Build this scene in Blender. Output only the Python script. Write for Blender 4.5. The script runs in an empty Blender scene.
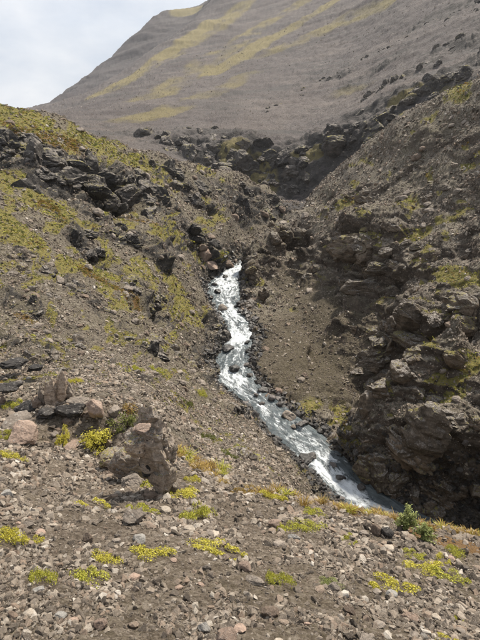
import bpy, bmesh, math, random
import numpy as np
from mathutils import Vector, Euler, Matrix
from mathutils.bvhtree import BVHTree

# ------------------------------------------------------------------ camera, sky, sun, exposure
SC = bpy.context.scene
COL = SC.collection
PITCH = math.radians(20.0)
FPX = 462.0                       # focal length in pixels of a 480 x 640 picture
cam_d = bpy.data.cameras.new("camera")
cam = bpy.data.objects.new("camera", cam_d); COL.objects.link(cam)
cam.location = (0, 0, 0)
cam.rotation_euler = (math.radians(90) - PITCH, 0, 0)
cam_d.sensor_fit = 'VERTICAL'; cam_d.sensor_height = 36.0
cam_d.lens = FPX / 640.0 * 36.0
cam_d.clip_start = 0.05; cam_d.clip_end = 6000.0
SC.camera = cam

SUN_EL, SUN_AZ = math.radians(54), math.radians(36)   # azimuth from +Y, positive to the right
wd = bpy.data.worlds.new("World"); SC.world = wd; wd.use_nodes = True
nt = wd.node_tree; nt.nodes.clear()
w_out = nt.nodes.new('ShaderNodeOutputWorld'); w_bg = nt.nodes.new('ShaderNodeBackground')
w_sky = nt.nodes.new('ShaderNodeTexSky'); w_sky.sky_type = 'NISHITA'; w_sky.sun_disc = False
w_sky.sun_elevation = SUN_EL; w_sky.sun_rotation = SUN_AZ
w_sky.air_density = 1.0; w_sky.dust_density = 1.5
w_tc = nt.nodes.new('ShaderNodeTexCoord')
w_map = nt.nodes.new('ShaderNodeMapping'); w_map.inputs['Scale'].default_value = (1.0, 1.0, 2.2)
w_n = nt.nodes.new('ShaderNodeTexNoise'); w_n.inputs['Scale'].default_value = 2.6
w_n.inputs['Detail'].default_value = 7; w_n.inputs['Roughness'].default_value = 0.55; w_n.inputs['Distortion'].default_value = 0.3
w_r = nt.nodes.new('ShaderNodeValToRGB')
w_r.color_ramp.elements[0].position = 0.34; w_r.color_ramp.elements[0].color = (0.66, 0.66, 0.66, 1)
w_r.color_ramp.elements[1].position = 0.62; w_r.color_ramp.elements[1].color = (0.97, 0.97, 0.97, 1)
w_mix = nt.nodes.new('ShaderNodeMixRGB'); w_n2 = nt.nodes.new('ShaderNodeTexNoise'); w_n2.inputs['Scale'].default_value = 4.5; w_n2.inputs['Detail'].default_value = 8; w_n2.inputs['Roughness'].default_value = 0.6
w_r2 = nt.nodes.new('ShaderNodeValToRGB'); w_r2.color_ramp.elements[0].position = 0.36; w_r2.color_ramp.elements[1].position = 0.64   # thin cloud sheet, greyer and whiter
w_r2.color_ramp.elements[0].color = (0.47, 0.515, 0.585, 1); w_r2.color_ramp.elements[1].color = (0.66, 0.675, 0.70, 1)
w_sc = nt.nodes.new('ShaderNodeVectorMath'); w_sc.operation = 'SCALE'; w_sc.inputs['Scale'].default_value = 9.4
nt.links.new(w_map.outputs['Vector'], w_n2.inputs['Vector']); nt.links.new(w_n2.outputs['Fac'], w_r2.inputs['Fac'])
nt.links.new(w_r2.outputs['Color'], w_sc.inputs[0]); nt.links.new(w_sc.outputs['Vector'], w_mix.inputs['Color2'])
nt.links.new(w_tc.outputs['Generated'], w_map.inputs['Vector'])
nt.links.new(w_map.outputs['Vector'], w_n.inputs['Vector'])
nt.links.new(w_n.outputs['Fac'], w_r.inputs['Fac'])
nt.links.new(w_r.outputs['Color'], w_mix.inputs['Fac'])
nt.links.new(w_sky.outputs['Color'], w_mix.inputs['Color1'])
nt.links.new(w_mix.outputs['Color'], w_bg.inputs['Color'])
w_bg.inputs['Strength'].default_value = 0.085
nt.links.new(w_bg.outputs['Background'], w_out.inputs['Surface'])

sun_d = bpy.data.lights.new("sun", 'SUN'); sun_d.energy = 4.8; sun_d.angle = math.radians(5); sun_d.color = (1.0, 0.92, 0.80)
sun = bpy.data.objects.new("sun", sun_d); COL.objects.link(sun)
sdir = Vector((math.sin(SUN_AZ) * math.cos(SUN_EL), math.cos(SUN_AZ) * math.cos(SUN_EL), math.sin(SUN_EL)))
sun.rotation_euler = sdir.to_track_quat('Z', 'Y').to_euler()

SC.view_settings.view_transform = 'Standard'; SC.view_settings.look = 'None'
SC.view_settings.gamma = 1.0; SC.view_settings.use_curve_mapping = False
SC.view_settings.exposure = 0.74
SC.cycles.max_bounces = 5; SC.cycles.diffuse_bounces = 3; SC.cycles.glossy_bounces = 2
SC.cycles.transparent_max_bounces = 6; SC.cycles.volume_bounces = 1
SC.cycles.use_denoising = True

rng = np.random.default_rng(7)
random.seed(7)

# ------------------------------------------------------------------ noise (numpy)
_pr = np.random.default_rng(101)
PERM = np.concatenate([_pr.permutation(256)] * 2).astype(np.int32)
G3 = _pr.normal(size=(256, 3)).astype(np.float32); G3 /= np.linalg.norm(G3, axis=1)[:, None]
R3 = _pr.random((256, 3)).astype(np.float32)
T3 = _pr.normal(size=(256, 3)).astype(np.float32); T3 /= np.linalg.norm(T3, axis=1)[:, None]
R1 = _pr.random(256).astype(np.float32)

def _hash(ix, iy, iz):
    return PERM[(PERM[(PERM[ix & 255] + iy) & 255] + iz) & 255]

def perlin(P):
    P = np.asarray(P, np.float32)
    I = np.floor(P).astype(np.int32); F = P - I
    U = F * F * F * (F * (F * 6 - 15) + 10)
    out = np.zeros(len(P), np.float32)
    for dx in (0, 1):
        wx = U[:, 0] if dx else 1 - U[:, 0]
        for dy in (0, 1):
            wy = U[:, 1] if dy else 1 - U[:, 1]
            for dz in (0, 1):
                wz = U[:, 2] if dz else 1 - U[:, 2]
                g = G3[_hash(I[:, 0] + dx, I[:, 1] + dy, I[:, 2] + dz)]
                d = g[:, 0] * (F[:, 0] - dx) + g[:, 1] * (F[:, 1] - dy) + g[:, 2] * (F[:, 2] - dz)
                out += wx * wy * wz * d
    return out * 1.5

def fbm(P, octv=4, gain=0.5, lac=2.03):
    a, s, out = 1.0, 1.0, np.zeros(len(P), np.float32)
    for k in range(octv):
        out += a * perlin(P * s + 17.3 * k); a *= gain; s *= lac
    return out

def ridged(P, octv=4, gain=0.5, lac=2.1):
    a, s, out = 1.0, 1.0, np.zeros(len(P), np.float32)
    for k in range(octv):
        out += a * (1 - 2 * np.abs(perlin(P * s + 31.7 * k))); a *= gain; s *= lac
    return out

def worley(P):
    """two nearest cells: F1, F2, and for each its hash and the offset from its centre"""
    P = np.asarray(P, np.float32)
    I = np.floor(P).astype(np.int32); F = P - I
    n = len(P)
    f1 = np.full(n, 9, np.float32); f2 = np.full(n, 9, np.float32)
    hid = np.zeros(n, np.int32); off = np.zeros((n, 3), np.float32); hid2 = hid.copy(); off2 = off.copy()
    for dx in (-1, 0, 1):
        for dy in (-1, 0, 1):
            for dz in (-1, 0, 1):
                h = _hash(I[:, 0] + dx, I[:, 1] + dy, I[:, 2] + dz)
                v = F - (R3[h] * 0.9 + 0.05 + np.array([dx, dy, dz], np.float32))
                d = np.einsum('ij,ij->i', v, v)
                m = d < f1; m2 = (~m) & (d < f2)
                f2[m] = f1[m]; hid2[m] = hid[m]; off2[m] = off[m]
                f1[m] = d[m]; hid[m] = h[m]; off[m] = v[m]
                f2[m2] = d[m2]; hid2[m2] = h[m2]; off2[m2] = v[m2]
    return np.sqrt(f1), np.sqrt(f2), hid, off, hid2, off2

def sstep(a, b, x):
    t = np.clip((x - a) / (b - a), 0, 1); return t * t * (3 - 2 * t)

# ------------------------------------------------------------------ picture point + distance -> place
CP, SP = math.cos(PITCH), math.sin(PITCH)
def ray(px, py):
    u = (px - 240.0) / FPX; v = (320.0 - py) / FPX
    return u, CP + v * SP, v * CP - SP
def at(px, py, y):
    u, f, w = ray(px, py)
    return (u / f * y, y, w / f * y)
def pix(x, y, z):
    d = y * CP - z * SP
    return 240 + FPX * x / d, 320 - FPX * (y * SP + z * CP) / d
def on_plane(px, py):           # the near scree slope the photographer stands on
    u, f, w = ray(px, py)
    y = 1.6 / (-w / f - 0.55 - 0.2 * u / f)
    return (u / f * y, y, w / f * y)
def zs_of(y):                   # level of the stream
    return np.interp(y, [5, 11, 16, 46, 60, 100, 160], [-14.6, -14.15, -13.8, -11.4, -10.6, -7.0, -2.0])
def on_stream(px, py):
    u, f, w = ray(px, py); y = 20.0
    for _ in range(60): y = 0.5 * y + 0.5 * float(zs_of(y)) / (w / f)
    return (u / f * y, y, w / f * y)

# stream edges: picture row, left edge, right edge
EDGES = [(269, 228, 243), (275, 219, 241), (285, 209, 240), (295, 208, 237), (305, 212, 236), (315, 220, 240), (325, 227, 252),
         (335, 228, 255), (345, 222, 251), (355, 218, 248), (365, 216, 247), (375, 216, 250), (385, 224, 256), (395, 238, 266),
         (404, 252, 279), (417, 262, 294), (432, 273, 314), (447, 293, 333), (462, 307, 347), (477, 321, 363), (492, 335, 378),
         (507, 351, 400), (520, 372, 428), (535, 405, 475), (552, 455, 545), (575, 540, 640)]
SL = np.array([on_stream(l, r) for r, l, _ in EDGES]); SR = np.array([on_stream(q, r) for r, _, q in EDGES])
UP = np.array([(2.0, 51.0, 0), (3.6, 57, 0), (5.8, 64, 0), (8.0, 70, 0)], float)
UP[:, 2] = zs_of(UP[:, 1])
SL = np.vstack([UP[::-1] + [-1.2, 0, 0], SL]); SR = np.vstack([UP[::-1] + [1.2, 0, 0], SR])
def resample(A, n, t):
    return np.stack([np.interp(t, np.linspace(0, 1, len(A)), A[:, k]) for k in range(3)], 1)
_c = (SL + SR) / 2; _s = np.concatenate([[0], np.cumsum(np.linalg.norm(np.diff(_c[:, :2], axis=0), axis=1))])
def along(A, q): return np.stack([np.interp(q, _s, A[:, k]) for k in range(3)], 1)
SLEN = _s[-1]
def smooth(A, k=5, it=2):
    for _ in range(it):
        B = np.pad(A, ((k, k), (0, 0)), mode='edge')
        A = np.stack([np.convolve(B[:, j], np.ones(2 * k + 1) / (2 * k + 1), 'valid') for j in range(3)], 1)
    return A
_q = np.linspace(0, SLEN, 500)
SLf, SRf = smooth(along(SL, _q), 3), smooth(along(SR, _q), 3)
SCf = (SLf + SRf) / 2; SWf = np.linalg.norm((SRf - SLf)[:, :2], axis=1) / 2

# ------------------------------------------------------------------ control points of the land
C = []
def A(px, *rows):
    for py, y in rows: C.append(at(px, py, y))
def H(px, *rows):               # hidden ground: distance and height
    for y, z in rows: C.append(((px - 240) / FPX * y, y, z))
LEDGE = [(-300, 470), (-100, 452), (0, 448), (60, 446), (100, 452), (140, 488), (178, 480), (200, 464), (235, 474), (270, 485), (300, 495), (340, 507),
         (395, 518), (430, 526), (480, 536), (560, 550), (700, 590), (900, 640)]
for px in range(-260, 860, 60):
    top = np.interp(px, *zip(*LEDGE))
    for py in (top, (top * 2 + 640) / 3, (top + 640 * 2) / 3, 640, 760, 1000):
        x, y, z = on_plane(px, py)
        if 0.3 < y < 14: C.append((x, y, z))
for px in range(-3, 4):
    C.append((px * 1.2, 0.25, -1.6 - 0.55 * .25 - 0.2 * px * 1.2))
    C.append((px * 1.2, -1.0, -1.6 + 0.5 - 0.2 * px * 1.2))
# left hillside
A(-160, (430, 7.5), (360, 11), (300, 14), (240, 17), (180, 22), (120, 30), (70, 38))
A(-70, (420, 7.5), (350, 11), (300, 14), (240, 18), (180, 24), (130, 31), (88, 38))
A(0, (402, 7.8), (380, 9), (350, 11.5), (320, 14), (280, 17), (240, 20), (200, 25), (168, 30.5), (150, 31.4), (132, 32.6), (122, 36), (105, 40))
A(60, (402, 7.3), (380, 9.2), (350, 12), (320, 15), (280, 19), (240, 24), (205, 29.5), (188, 32), (170, 33.4), (152, 34.8), (140, 39), (117, 45))
A(100, (405, 7.0), (390, 8.2))
A(120, (385, 9.5), (360, 13), (330, 17), (300, 21), (270, 26), (240, 31), (208, 37), (195, 38.6), (175, 40.4), (162, 45), (142, 52))
A(160, (410, 8.2), (395, 10), (380, 12), (350, 17), (320, 22.5), (290, 27), (250, 34), (210, 42), (180, 49), (154, 58))
A(200, (440, 9.5), (420, 11.5), (400, 14.2), (380, 18.5), (362, 24.5), (340, 28), (320, 31), (290, 35), (265, 40), (240, 45), (200, 53), (167, 63))
A(212, (330, 29.8), (345, 28), (300, 35.5))
A(235, (455, 8.5), (430, 11.5), (410, 15.5), (400, 20.5))
A(270, (470, 8.2), (452, 11.5), (443, 17.5))
A(300, (485, 9.5), (478, 15.5))
A(222, (255, 47), (230, 51), (200, 57), (173, 66))
A(245, (240, 60), (215, 63), (195, 66), (178, 69))
A(270, (222, 67), (205, 70), (187, 73))
A(290, (215, 74), (206, 77))
# hidden banks below the crest of the near slope
H(340, (8, -7.9), (10, -10.3), (13, -13.2))
H(395, (7, -7.3), (9, -9.9), (11.8, -13.4))
H(440, (7, -7.8), (9, -10.8), (10.6, -13.6))
H(480, (6.5, -7.9), (8.2, -10.8), (9.4, -13.6))
H(560, (6, -7.9), (7, -10.8), (8, -13.6))
# back of the left spur
for px, y, z in ((-300, 55, 3), (-160, 52, 3), (-70, 52, 1.5), (0, 52, 0), (60, 58, -1), (120, 64, -2.5), (160, 70, -3.5), (200, 74, -4.5), (245, 80, -6.5), (270, 83, -7.4)):
    H(px, (y, z))
# right wall: nose by the stream, scree fan, crag, near outcrop
A(245, (288, 42), (278, 42.8), (262, 43.4), (252, 44.4), (246, 46.5))
A(262, (285, 42.3), (275, 43.4), (262, 44.3), (250, 45.3), (240, 46.2), (231, 47.5))
A(250, (302, 38.6), (311, 37), (291, 39.4))
A(268, (308, 36.5), (297, 37.6), (289, 41))
A(275, (217, 50.5), (230, 49), (240, 48.0), (258, 45.8), (275, 43))
A(262, (345, 30), (325, 33), (370, 26.5))
A(290, (208, 55), (222, 53), (231, 51.6), (238, 50), (247, 49.6), (253, 47.0), (265, 45), (280, 42), (292, 39.5), (310, 36), (330, 32.5), (360, 28), (390, 23.8))
A(320, (184, 61), (200, 55.5), (215, 51), (228, 48.2), (240, 45), (252, 42.8), (264, 41.4), (275, 40.2), (284, 38.4), (300, 35.5), (330, 32), (360, 28.5), (390, 25), (415, 21))
A(345, (160, 61), (180, 54.5), (200, 49), (212, 45.8), (221, 42.6), (232, 40.2), (245, 38.7), (260, 37.5), (275, 36.7), (290, 36), (302, 34.2), (330, 31), (360, 27.5), (390, 24.5), (420, 21), (440, 19.2))
A(375, (136, 58), (160, 52), (185, 46), (204, 42), (212, 39.4), (225, 37), (245, 35.4), (262, 34.4), (280, 33.4), (300, 32.4), (318, 30.2), (333, 28.2), (345, 26.6), (365, 25.6), (385, 24.8), (405, 23.8), (425, 21.6))
A(405, (112, 54), (150, 46), (190, 40.3), (220, 36.2), (250, 33), (275, 30.4), (294, 28.2), (308, 26.6), (330, 25.4), (355, 24.5), (380, 23.7), (400, 22.8))
A(435, (98, 50), (150, 42.5), (190, 37.5), (230, 33), (260, 29.6), (283, 27.2), (298, 25.4), (320, 24.3), (345, 23.4), (370, 22.6), (388, 21.8))
A(460, (88, 47), (130, 41.5), (180, 36), (220, 32), (250, 29), (280, 25.8), (298, 24.2), (320, 23.1), (345, 22.2), (360, 21.4))
A(480, (345, 20.8), (318, 22), (300, 23), (270, 25.5), (220, 30), (170, 35), (120, 40), (78, 45))
A(560, (330, 18.4), (250, 22), (170, 27), (90, 33), (35, 38))
A(660, (330, 14.5), (200, 18), (80, 24), (-20, 32))
A(356, (454, 16.9), (468, 16.5), (490, 16.1))
A(375, (440, 17.0), (455, 16.3), (480, 15.8), (500, 15.3))
A(400, (422, 17.5), (435, 16.5), (460, 15.9), (490, 15.2), (510, 14.6))
A(430, (402, 17.9), (415, 16.9), (440, 16.1), (480, 15.1), (515, 14.1))
A(455, (384, 18.3), (400, 17.2), (440, 15.9), (490, 14.5), (525, 13.3))
A(480, (366, 18.7), (385, 17.5), (430, 15.9), (490, 14.0), (532, 12.5))
A(560, (350, 16.2), (420, 13.6), (500, 11.0))
H(360, (18.2, -12.4)); H(376, (18.9, -11.2)); H(394, (19.2, -10.2)); H(420, (19.6, -9.2)); H(445, (19.9, -8.2)); H(470, (20.2, -7.0))
H(248, (51, -10.8)); H(262, (55.5, -10.4)); H(280, (63, -10.2)); H(300, (72, -9.2))
# back of the right spur
for px, y, z in ((290, 72, -8), (310, 73, -7.6), (335, 72, -6), (360, 70, -4), (390, 67, -1.5), (420, 62, 0.5), (450, 58, 2.3), (480, 55, 4), (560, 50, 6), (660, 44, 9)):
    H(px, (y, z))
# foot of the mountain and its slopes
A(-400, (100, 300), (60, 600)); A(-150, (112, 220), (106, 700)); A(0, (118, 170), (111, 600))
A(60, (126, 130), (112, 330), (97, 640))
A(45, (109, 650))
A(92, (138, 105), (125, 150), (110, 250), (100, 330), (97, 560), (74, 760))
A(130, (150, 88), (138, 115), (122, 160), (100, 270), (80, 370), (72, 430), (68, 640), (40, 790))
A(150, (142, 110), (125, 150), (100, 250), (70, 390), (57, 450), (52, 680), (23, 800))
A(165, (60, 430), (44, 500), (40, 700), (12, 830))
A(182, (150, 108), (141, 110), (133, 116), (126, 140), (100, 220), (60, 380), (33, 510), (28, 720), (11, 820))
A(197, (40, 470), (22, 550), (18, 720), (12, 800))
A(215, (158, 105), (146, 107), (137, 112), (128, 132), (100, 210), (60, 370), (20, 570), (-2, 680))
A(245, (168, 100), (153, 102), (141, 106), (131, 120), (110, 175), (70, 300), (20, 510), (-40, 700))
A(275, (180, 98), (162, 100), (148, 104), (137, 118), (122, 150), (80, 250), (30, 420), (-20, 640), (-60, 800))
A(300, (190, 97), (167, 99), (150, 103), (139, 116), (125, 145), (90, 210), (40, 340), (-20, 560))
A(330, (165, 95), (148, 97), (134, 102), (124, 120), (108, 158), (60, 260), (0, 430), (-80, 700))
A(370, (138, 92), (122, 95), (109, 101), (99, 120), (78, 172), (30, 280), (-40, 480))
A(400, (112, 90), (98, 94), (87, 102), (78, 122), (50, 180), (0, 280), (-80, 480))
A(440, (90, 88), (70, 110), (30, 170), (-30, 290), (-120, 500))
A(480, (70, 84), (45, 115), (0, 185), (-60, 290), (-160, 500))
A(560, (25, 80), (-20, 130), (-90, 230)); A(680, (-40, 90), (-120, 180), (-240, 400))
# beyond the skyline
for px, y, z in ((-400, 1200, 20), (0, 1100, 20), (45, 1000, 40), (92, 1000, 95), (130, 1050, 150), (165, 1100, 190), (197, 1100, 200), (245, 1100, 260), (330, 1100, 330), (440, 1000, 350), (600, 900, 380)):
    H(px, (y, z))
for i in range(0, len(SL), 2):
    C.append(tuple(SL[i] - [0, 0, .1])); C.append(tuple(SR[i] - [0, 0, .1]))
C = np.array(C, float)

RMIN, RMAX = 0.8, 1250.0
LS = 0.6
def polar(P):
    r = np.hypot(P[:, 0], P[:, 1]); return np.arctan2(P[:, 0], P[:, 1]), np.log(np.maximum(r, 0.2)), r
_t, _l, _r = polar(C)
_ok = (_r > 0.2) & (np.abs(_t) < 2.0)
C = C[_ok]; _t, _l, _r = _t[_ok], _l[_ok], _r[_ok]
_key = np.round(np.stack([_t, _l * LS], 1) / 0.004)
_, _ui = np.unique(_key, axis=0, return_index=True)
C = C[_ui]; _t, _l, _r = _t[_ui], _l[_ui], _r[_ui]
_N = np.stack([_t, _l * LS], 1); _val = C[:, 2] / _r
_D = np.linalg.norm(_N[:, None] - _N[None], axis=2)
_n = len(_N)
_M = np.zeros((_n + 3, _n + 3)); _M[:_n, :_n] = _D ** 1.4 - 0.0 * np.eye(_n)
_M[:_n, :_n] -= 2e-5 * np.eye(_n)
_M[:_n, _n] = 1; _M[:_n, _n + 1:] = _N; _M[_n:, :_n] = _M[:_n, _n:].T
_sol = np.linalg.solve(_M, np.concatenate([_val, [0, 0, 0]]))
def base_z(th, lr):
    sh = th.shape; q = np.stack([th.ravel(), lr.ravel() * LS], 1); out = np.empty(len(q))
    for a in range(0, len(q), 20000):
        b = q[a:a + 20000]
        d = np.sqrt(((b[:, None, :] - _N[None]) ** 2).sum(2))
        out[a:a + 20000] = d ** 1.4 @ _sol[:_n] + _sol[_n] + b @ _sol[_n + 1:]
    return (out.reshape(sh)) * np.exp(lr)

# coarse polar map of the land, with the stream bed cut in
TH0 = np.concatenate([np.linspace(-1.15, -0.72, 24, endpoint=False), np.linspace(-0.72, 0.72, 300), np.linspace(0.72, 1.15, 25)[1:]])
LR0 = np.linspace(math.log(RMIN), math.log(RMAX), 760)
gt, gl = np.meshgrid(TH0, LR0, indexing='ij')
Z0 = base_z(gt, gl)
gx, gy = np.sin(gt) * np.exp(gl), np.cos(gt) * np.exp(gl)

def stream_info(x, y):
    """distance outside the water's edge (negative inside), water level, arclength index"""
    d = np.full(x.shape, 1e9); idx = np.zeros(x.shape, int)
    m = (y > 3) & (y < 135) & (np.abs(x) < 50)
    xs, ys = x[m], y[m]; dd = np.empty(len(xs)); ii = np.empty(len(xs), int)
    for a in range(0, len(xs), 40000):
        q = (xs[a:a + 40000, None] - SCf[None, :, 0]) ** 2 + (ys[a:a + 40000, None] - SCf[None, :, 1]) ** 2
        k = q.argmin(1); ii[a:a + 40000] = k; dd[a:a + 40000] = np.sqrt(q[np.arange(len(k)), k]) - SWf[k]
    d[m] = dd; idx[m] = ii
    return d, SCf[idx, 2], idx
sd, sz, _ = stream_info(gx, gy)
near = sd < 4
bed = sz - 0.38 + 0.55 * sstep(-0.6, 0.55, sd)            # bed under the water, low bank at the edge
bank_w = sstep(0.15, 1.3, sd)
Zc = np.where(near, bed * (1 - bank_w) + np.maximum(Z0, sz + 0.1) * bank_w, Z0)
Z0 = Zc
# ------------------------------------------------------------------ adaptive polar mesh of the land
NT, NR = 820, 1000
th_f = np.concatenate([np.linspace(-1.15, -0.70, 14, endpoint=False), np.linspace(-0.70, 0.70, NT), np.linspace(0.70, 1.15, 15)[1:]])
NC = len(th_f)
k = np.clip(np.searchsorted(TH0, th_f) - 1, 0, len(TH0) - 2)
w = ((th_f - TH0[k]) / (TH0[k + 1] - TH0[k]))[:, None]
Zc = Z0[k] * (1 - w) + Z0[k + 1] * w                       # columns x LR0
el = np.arctan(Zc / np.exp(LR0)[None])
run = np.maximum.accumulate(el, axis=1)
vis = (el >= run - 0.012).astype(float)
mstep = np.abs(np.diff(el, axis=1)) * (0.25 + 0.75 * vis[:, 1:]) + 0.075 * np.diff(LR0)[None] * (0.35 + 0.65 * vis[:, 1:])
def blur(A, ax, s):
    kk = np.exp(-0.5 * (np.arange(-3 * s, 3 * s + 1) / s) ** 2); kk /= kk.sum()
    pad = [(0, 0), (0, 0)]; pad[ax] = (3 * s, 3 * s)
    B = np.pad(A, pad, mode='edge'); out = np.zeros_like(A)
    for i, q in enumerate(kk):
        sl = [slice(None), slice(None)]; sl[ax] = slice(i, i + A.shape[ax]); out += q * B[tuple(sl)]
    return out
mstep = blur(blur(mstep, 0, 8), 1, 3)
cum = np.concatenate([np.zeros((NC, 1)), np.cumsum(mstep, axis=1)], 1)
LRf = np.empty((NC, NR)); Zf = np.empty((NC, NR))
for j in range(NC):
    LRf[j] = np.interp(np.linspace(0, cum[j, -1], NR), cum[j], LR0)
    Zf[j] = np.interp(LRf[j], LR0, Zc[j])
Rf = np.exp(LRf)
BX, BY, BZ = np.sin(th_f)[:, None] * Rf, np.cos(th_f)[:, None] * Rf, Zf
def grid_normals(X, Y, Z):
    P = np.stack([X, Y, Z], 2)
    n = np.cross(np.gradient(P, axis=0), np.gradient(P, axis=1))
    n /= np.linalg.norm(n, axis=2)[..., None] + 1e-12
    n[n[..., 2] < 0] *= -1
    return n
NB = grid_normals(BX, BY, BZ)
for a in range(3): NB[..., a] = blur(blur(NB[..., a], 0, 3), 1, 3)
NB /= np.linalg.norm(NB, axis=2)[..., None]

# coarse tree for placing things by a look from the camera
def make_bvh(X, Y, Z, st=4):
    X, Y, Z = X[::st, ::st], Y[::st, ::st], Z[::st, ::st]
    a, b = X.shape
    vid = np.arange(a * b).reshape(a, b)
    q = np.stack([vid[:-1, :-1], vid[1:, :-1], vid[1:, 1:], vid[:-1, 1:]], 2).reshape(-1, 4)
    return BVHTree.FromPolygons(np.stack([X, Y, Z], 2).reshape(-1, 3).tolist(), q.tolist())
BV0 = make_bvh(BX, BY, BZ, 5)
def hit(px, py, bv=None):
    d = Vector(ray(px, py)).normalized()
    p, n, i, t = (bv or BV0).ray_cast(Vector((0, 0, 0)), d, 5000)
    if p is None: return None, None
    if n.z < 0: n = -n
    return p, n

P0 = np.stack([BX, BY, BZ], 2).reshape(-1, 3).astype(np.float32)
N0 = NB.reshape(-1, 3).astype(np.float32)
RR = Rf.ravel().astype(np.float32)
NV = len(P0)

def paint(strokes, soft=0.55):
    """world-space capsules through the places looked at: [(radius m, weight, [(px,py)...])]"""
    out = np.zeros(NV, np.float32)
    for rad, wgt, pts in strokes:
        ps = [hit(*p)[0] for p in pts]; ps = [np.array(p, np.float32) for p in ps if p is not None]
        if not ps: continue
        if len(ps) == 1: ps = ps * 2
        lo = np.min(ps, 0) - rad * 1.6; hi = np.max(ps, 0) + rad * 1.6
        m = np.where(np.all((P0 > lo) & (P0 < hi), axis=1))[0]
        if not len(m): continue
        Q = P0[m]; best = np.full(len(m), 1e9, np.float32)
        for a, b in zip(ps[:-1], ps[1:]):
            ab = b - a; t = np.clip(((Q - a) @ ab) / max(float(ab @ ab), 1e-6), 0, 1)
            best = np.minimum(best, np.linalg.norm(Q - a - t[:, None] * ab, axis=1))
        out[m] = np.maximum(out[m], wgt * (1 - sstep(rad * (1 - soft), rad * (1 + soft), best)))
    return out

# where bare rock stands out
CRAG = [
 (2.2, 1, [(-30, 128), (5, 140), (40, 155)]), (2.6, 1, [(40, 160), (80, 178), (115, 188)]), (2.4, 1, [(105, 190), (140, 185), (165, 205)]),
 (1.6, .8, [(60, 190), (95, 205)]), (2.0, .6, [(150, 165), (185, 190), (205, 205)]), (2.0, .35, [(205, 185), (245, 197), (280, 207)]),
 (1.3, 1, [(75, 235), (90, 250), (100, 262)]), (1.4, .8, [(95, 225), (135, 240), (165, 262)]), (1.1, 1, [(125, 278), (150, 296), (166, 318)]),
 (.7, .6, [(30, 258), (75, 285), (110, 315)]), (.6, .7, [(10, 300), (60, 325)]), (.55, .6, [(95, 305), (140, 345)]), (.5, .8, [(0, 335), (30, 345), (60, 360)]),
 (.35, .8, [(10, 362), (40, 366)]), (.45, .7, [(115, 340), (160, 352)]), (1.0, 1, [(209, 322), (221, 345), (215, 372)]), (.7, .8, [(196, 350), (205, 380)]), (.6, .8, [(232, 408), (245, 425)]),
 (1.6, .9, [(200, 240), (214, 258)]), (1.5, .7, [(165, 240), (190, 232)]), (1.6, .35, [(235, 215), (262, 215)]),
 (1.6, 1, [(242, 256), (250, 275), (268, 268)]), (1.2, 1, [(236, 300), (255, 303), (270, 295)]), (1.2, 1, [(255, 330), (250, 350)]), (1.4, 1, [(275, 240), (292, 238), (302, 246)]),
 (1.4, .9, [(300, 262), (320, 282)]), (3.0, 1, [(325, 250), (350, 235), (375, 245)]), (2.6, 1, [(340, 275), (375, 285), (405, 300)]),
 (1.8, 1, [(375, 240), (390, 215)]), (1.6, .6, [(400, 255), (430, 250), (480, 240)]), (2.2, 1, [(360, 330), (385, 340), (372, 370)]), (2.0, 1, [(400, 330), (425, 340), (400, 375)]),
 (1.6, .9, [(345, 395), (360, 420)]), (2.2, 1, [(440, 320), (465, 300), (490, 300)]), (2.0, 1, [(380, 465), (410, 470), (440, 470), (490, 470)]), (1.6, 1, [(385, 440), (420, 420), (460, 400), (490, 390)]),
 (1.6, 1, [(400, 500), (440, 505), (490, 510)]), (1.3, .5, [(330, 200), (360, 195), (385, 195)]), (1.2, .3, [(400, 170), (440, 190), (480, 190)]), (1.2, .4, [(300, 225), (330, 205)]),
 (1.2, .25, [(420, 140), (480, 150)]), (1.2, .7, [(255, 380), (285, 396)]), (1.2, .4, [(420, 210), (480, 215)]),
 (7, .9, [(140, 133), (185, 140), (225, 150)]), (9, 1, [(235, 145), (265, 165), (300, 185)]), (8, 1, [(300, 150), (340, 140), (390, 112)]), (6, .9, [(385, 108), (430, 85), (470, 62)]),
 (6, .7, [(410, 75), (450, 45), (480, 38)]), (5, .5, [(350, 85), (400, 55)]), (7, .6, [(420, 25), (480, 2)]), (4, .5, [(310, 85), (345, 75)]), (5, .5, [(265, 105), (310, 80)]),
]
crag = paint(CRAG)
warp = np.stack([fbm(P0 * .35 + 5, 3), fbm(P0 * .35 + 25, 3), fbm(P0 * .35 + 45, 3)], 1)
slope = 1 - N0[:, 2]
far = sstep(75, 95, P0[:, 1])                              # the mountain
nearm = 1 - sstep(6.5, 9.0, P0[:, 1])
inner = stream_info(P0[:, 0].astype(float), P0[:, 1].astype(float))[0].astype(np.float32)
# broad lumps
n_big = fbm(P0 * 0.22 + 3, 3)
cmask = np.clip(crag * (1.0 + 0.9 * fbm(P0 * 0.6 + 9, 3)) + 0.25 * sstep(0.30, 0.55, slope) * (1 - far) * (1 - nearm), 0, 1.15)
bank = sstep(0.0, 0.8, inner)
cmask *= np.where(inner < 5, 0.25 + 0.75 * bank, 1)
sc = np.clip(RR / 32.0, 0.30, 3.2)                         # relief grows with the size of the place
disp = 0.20 * sc * n_big * (1 - nearm) * np.where(inner < 3, bank, 1)
disp += 0.075 * sc * fbm(P0 / sc[:, None].clip(.5) * 1.1, 4) * (1 - nearm) * np.where(inner < 3, bank, 1)
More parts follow.
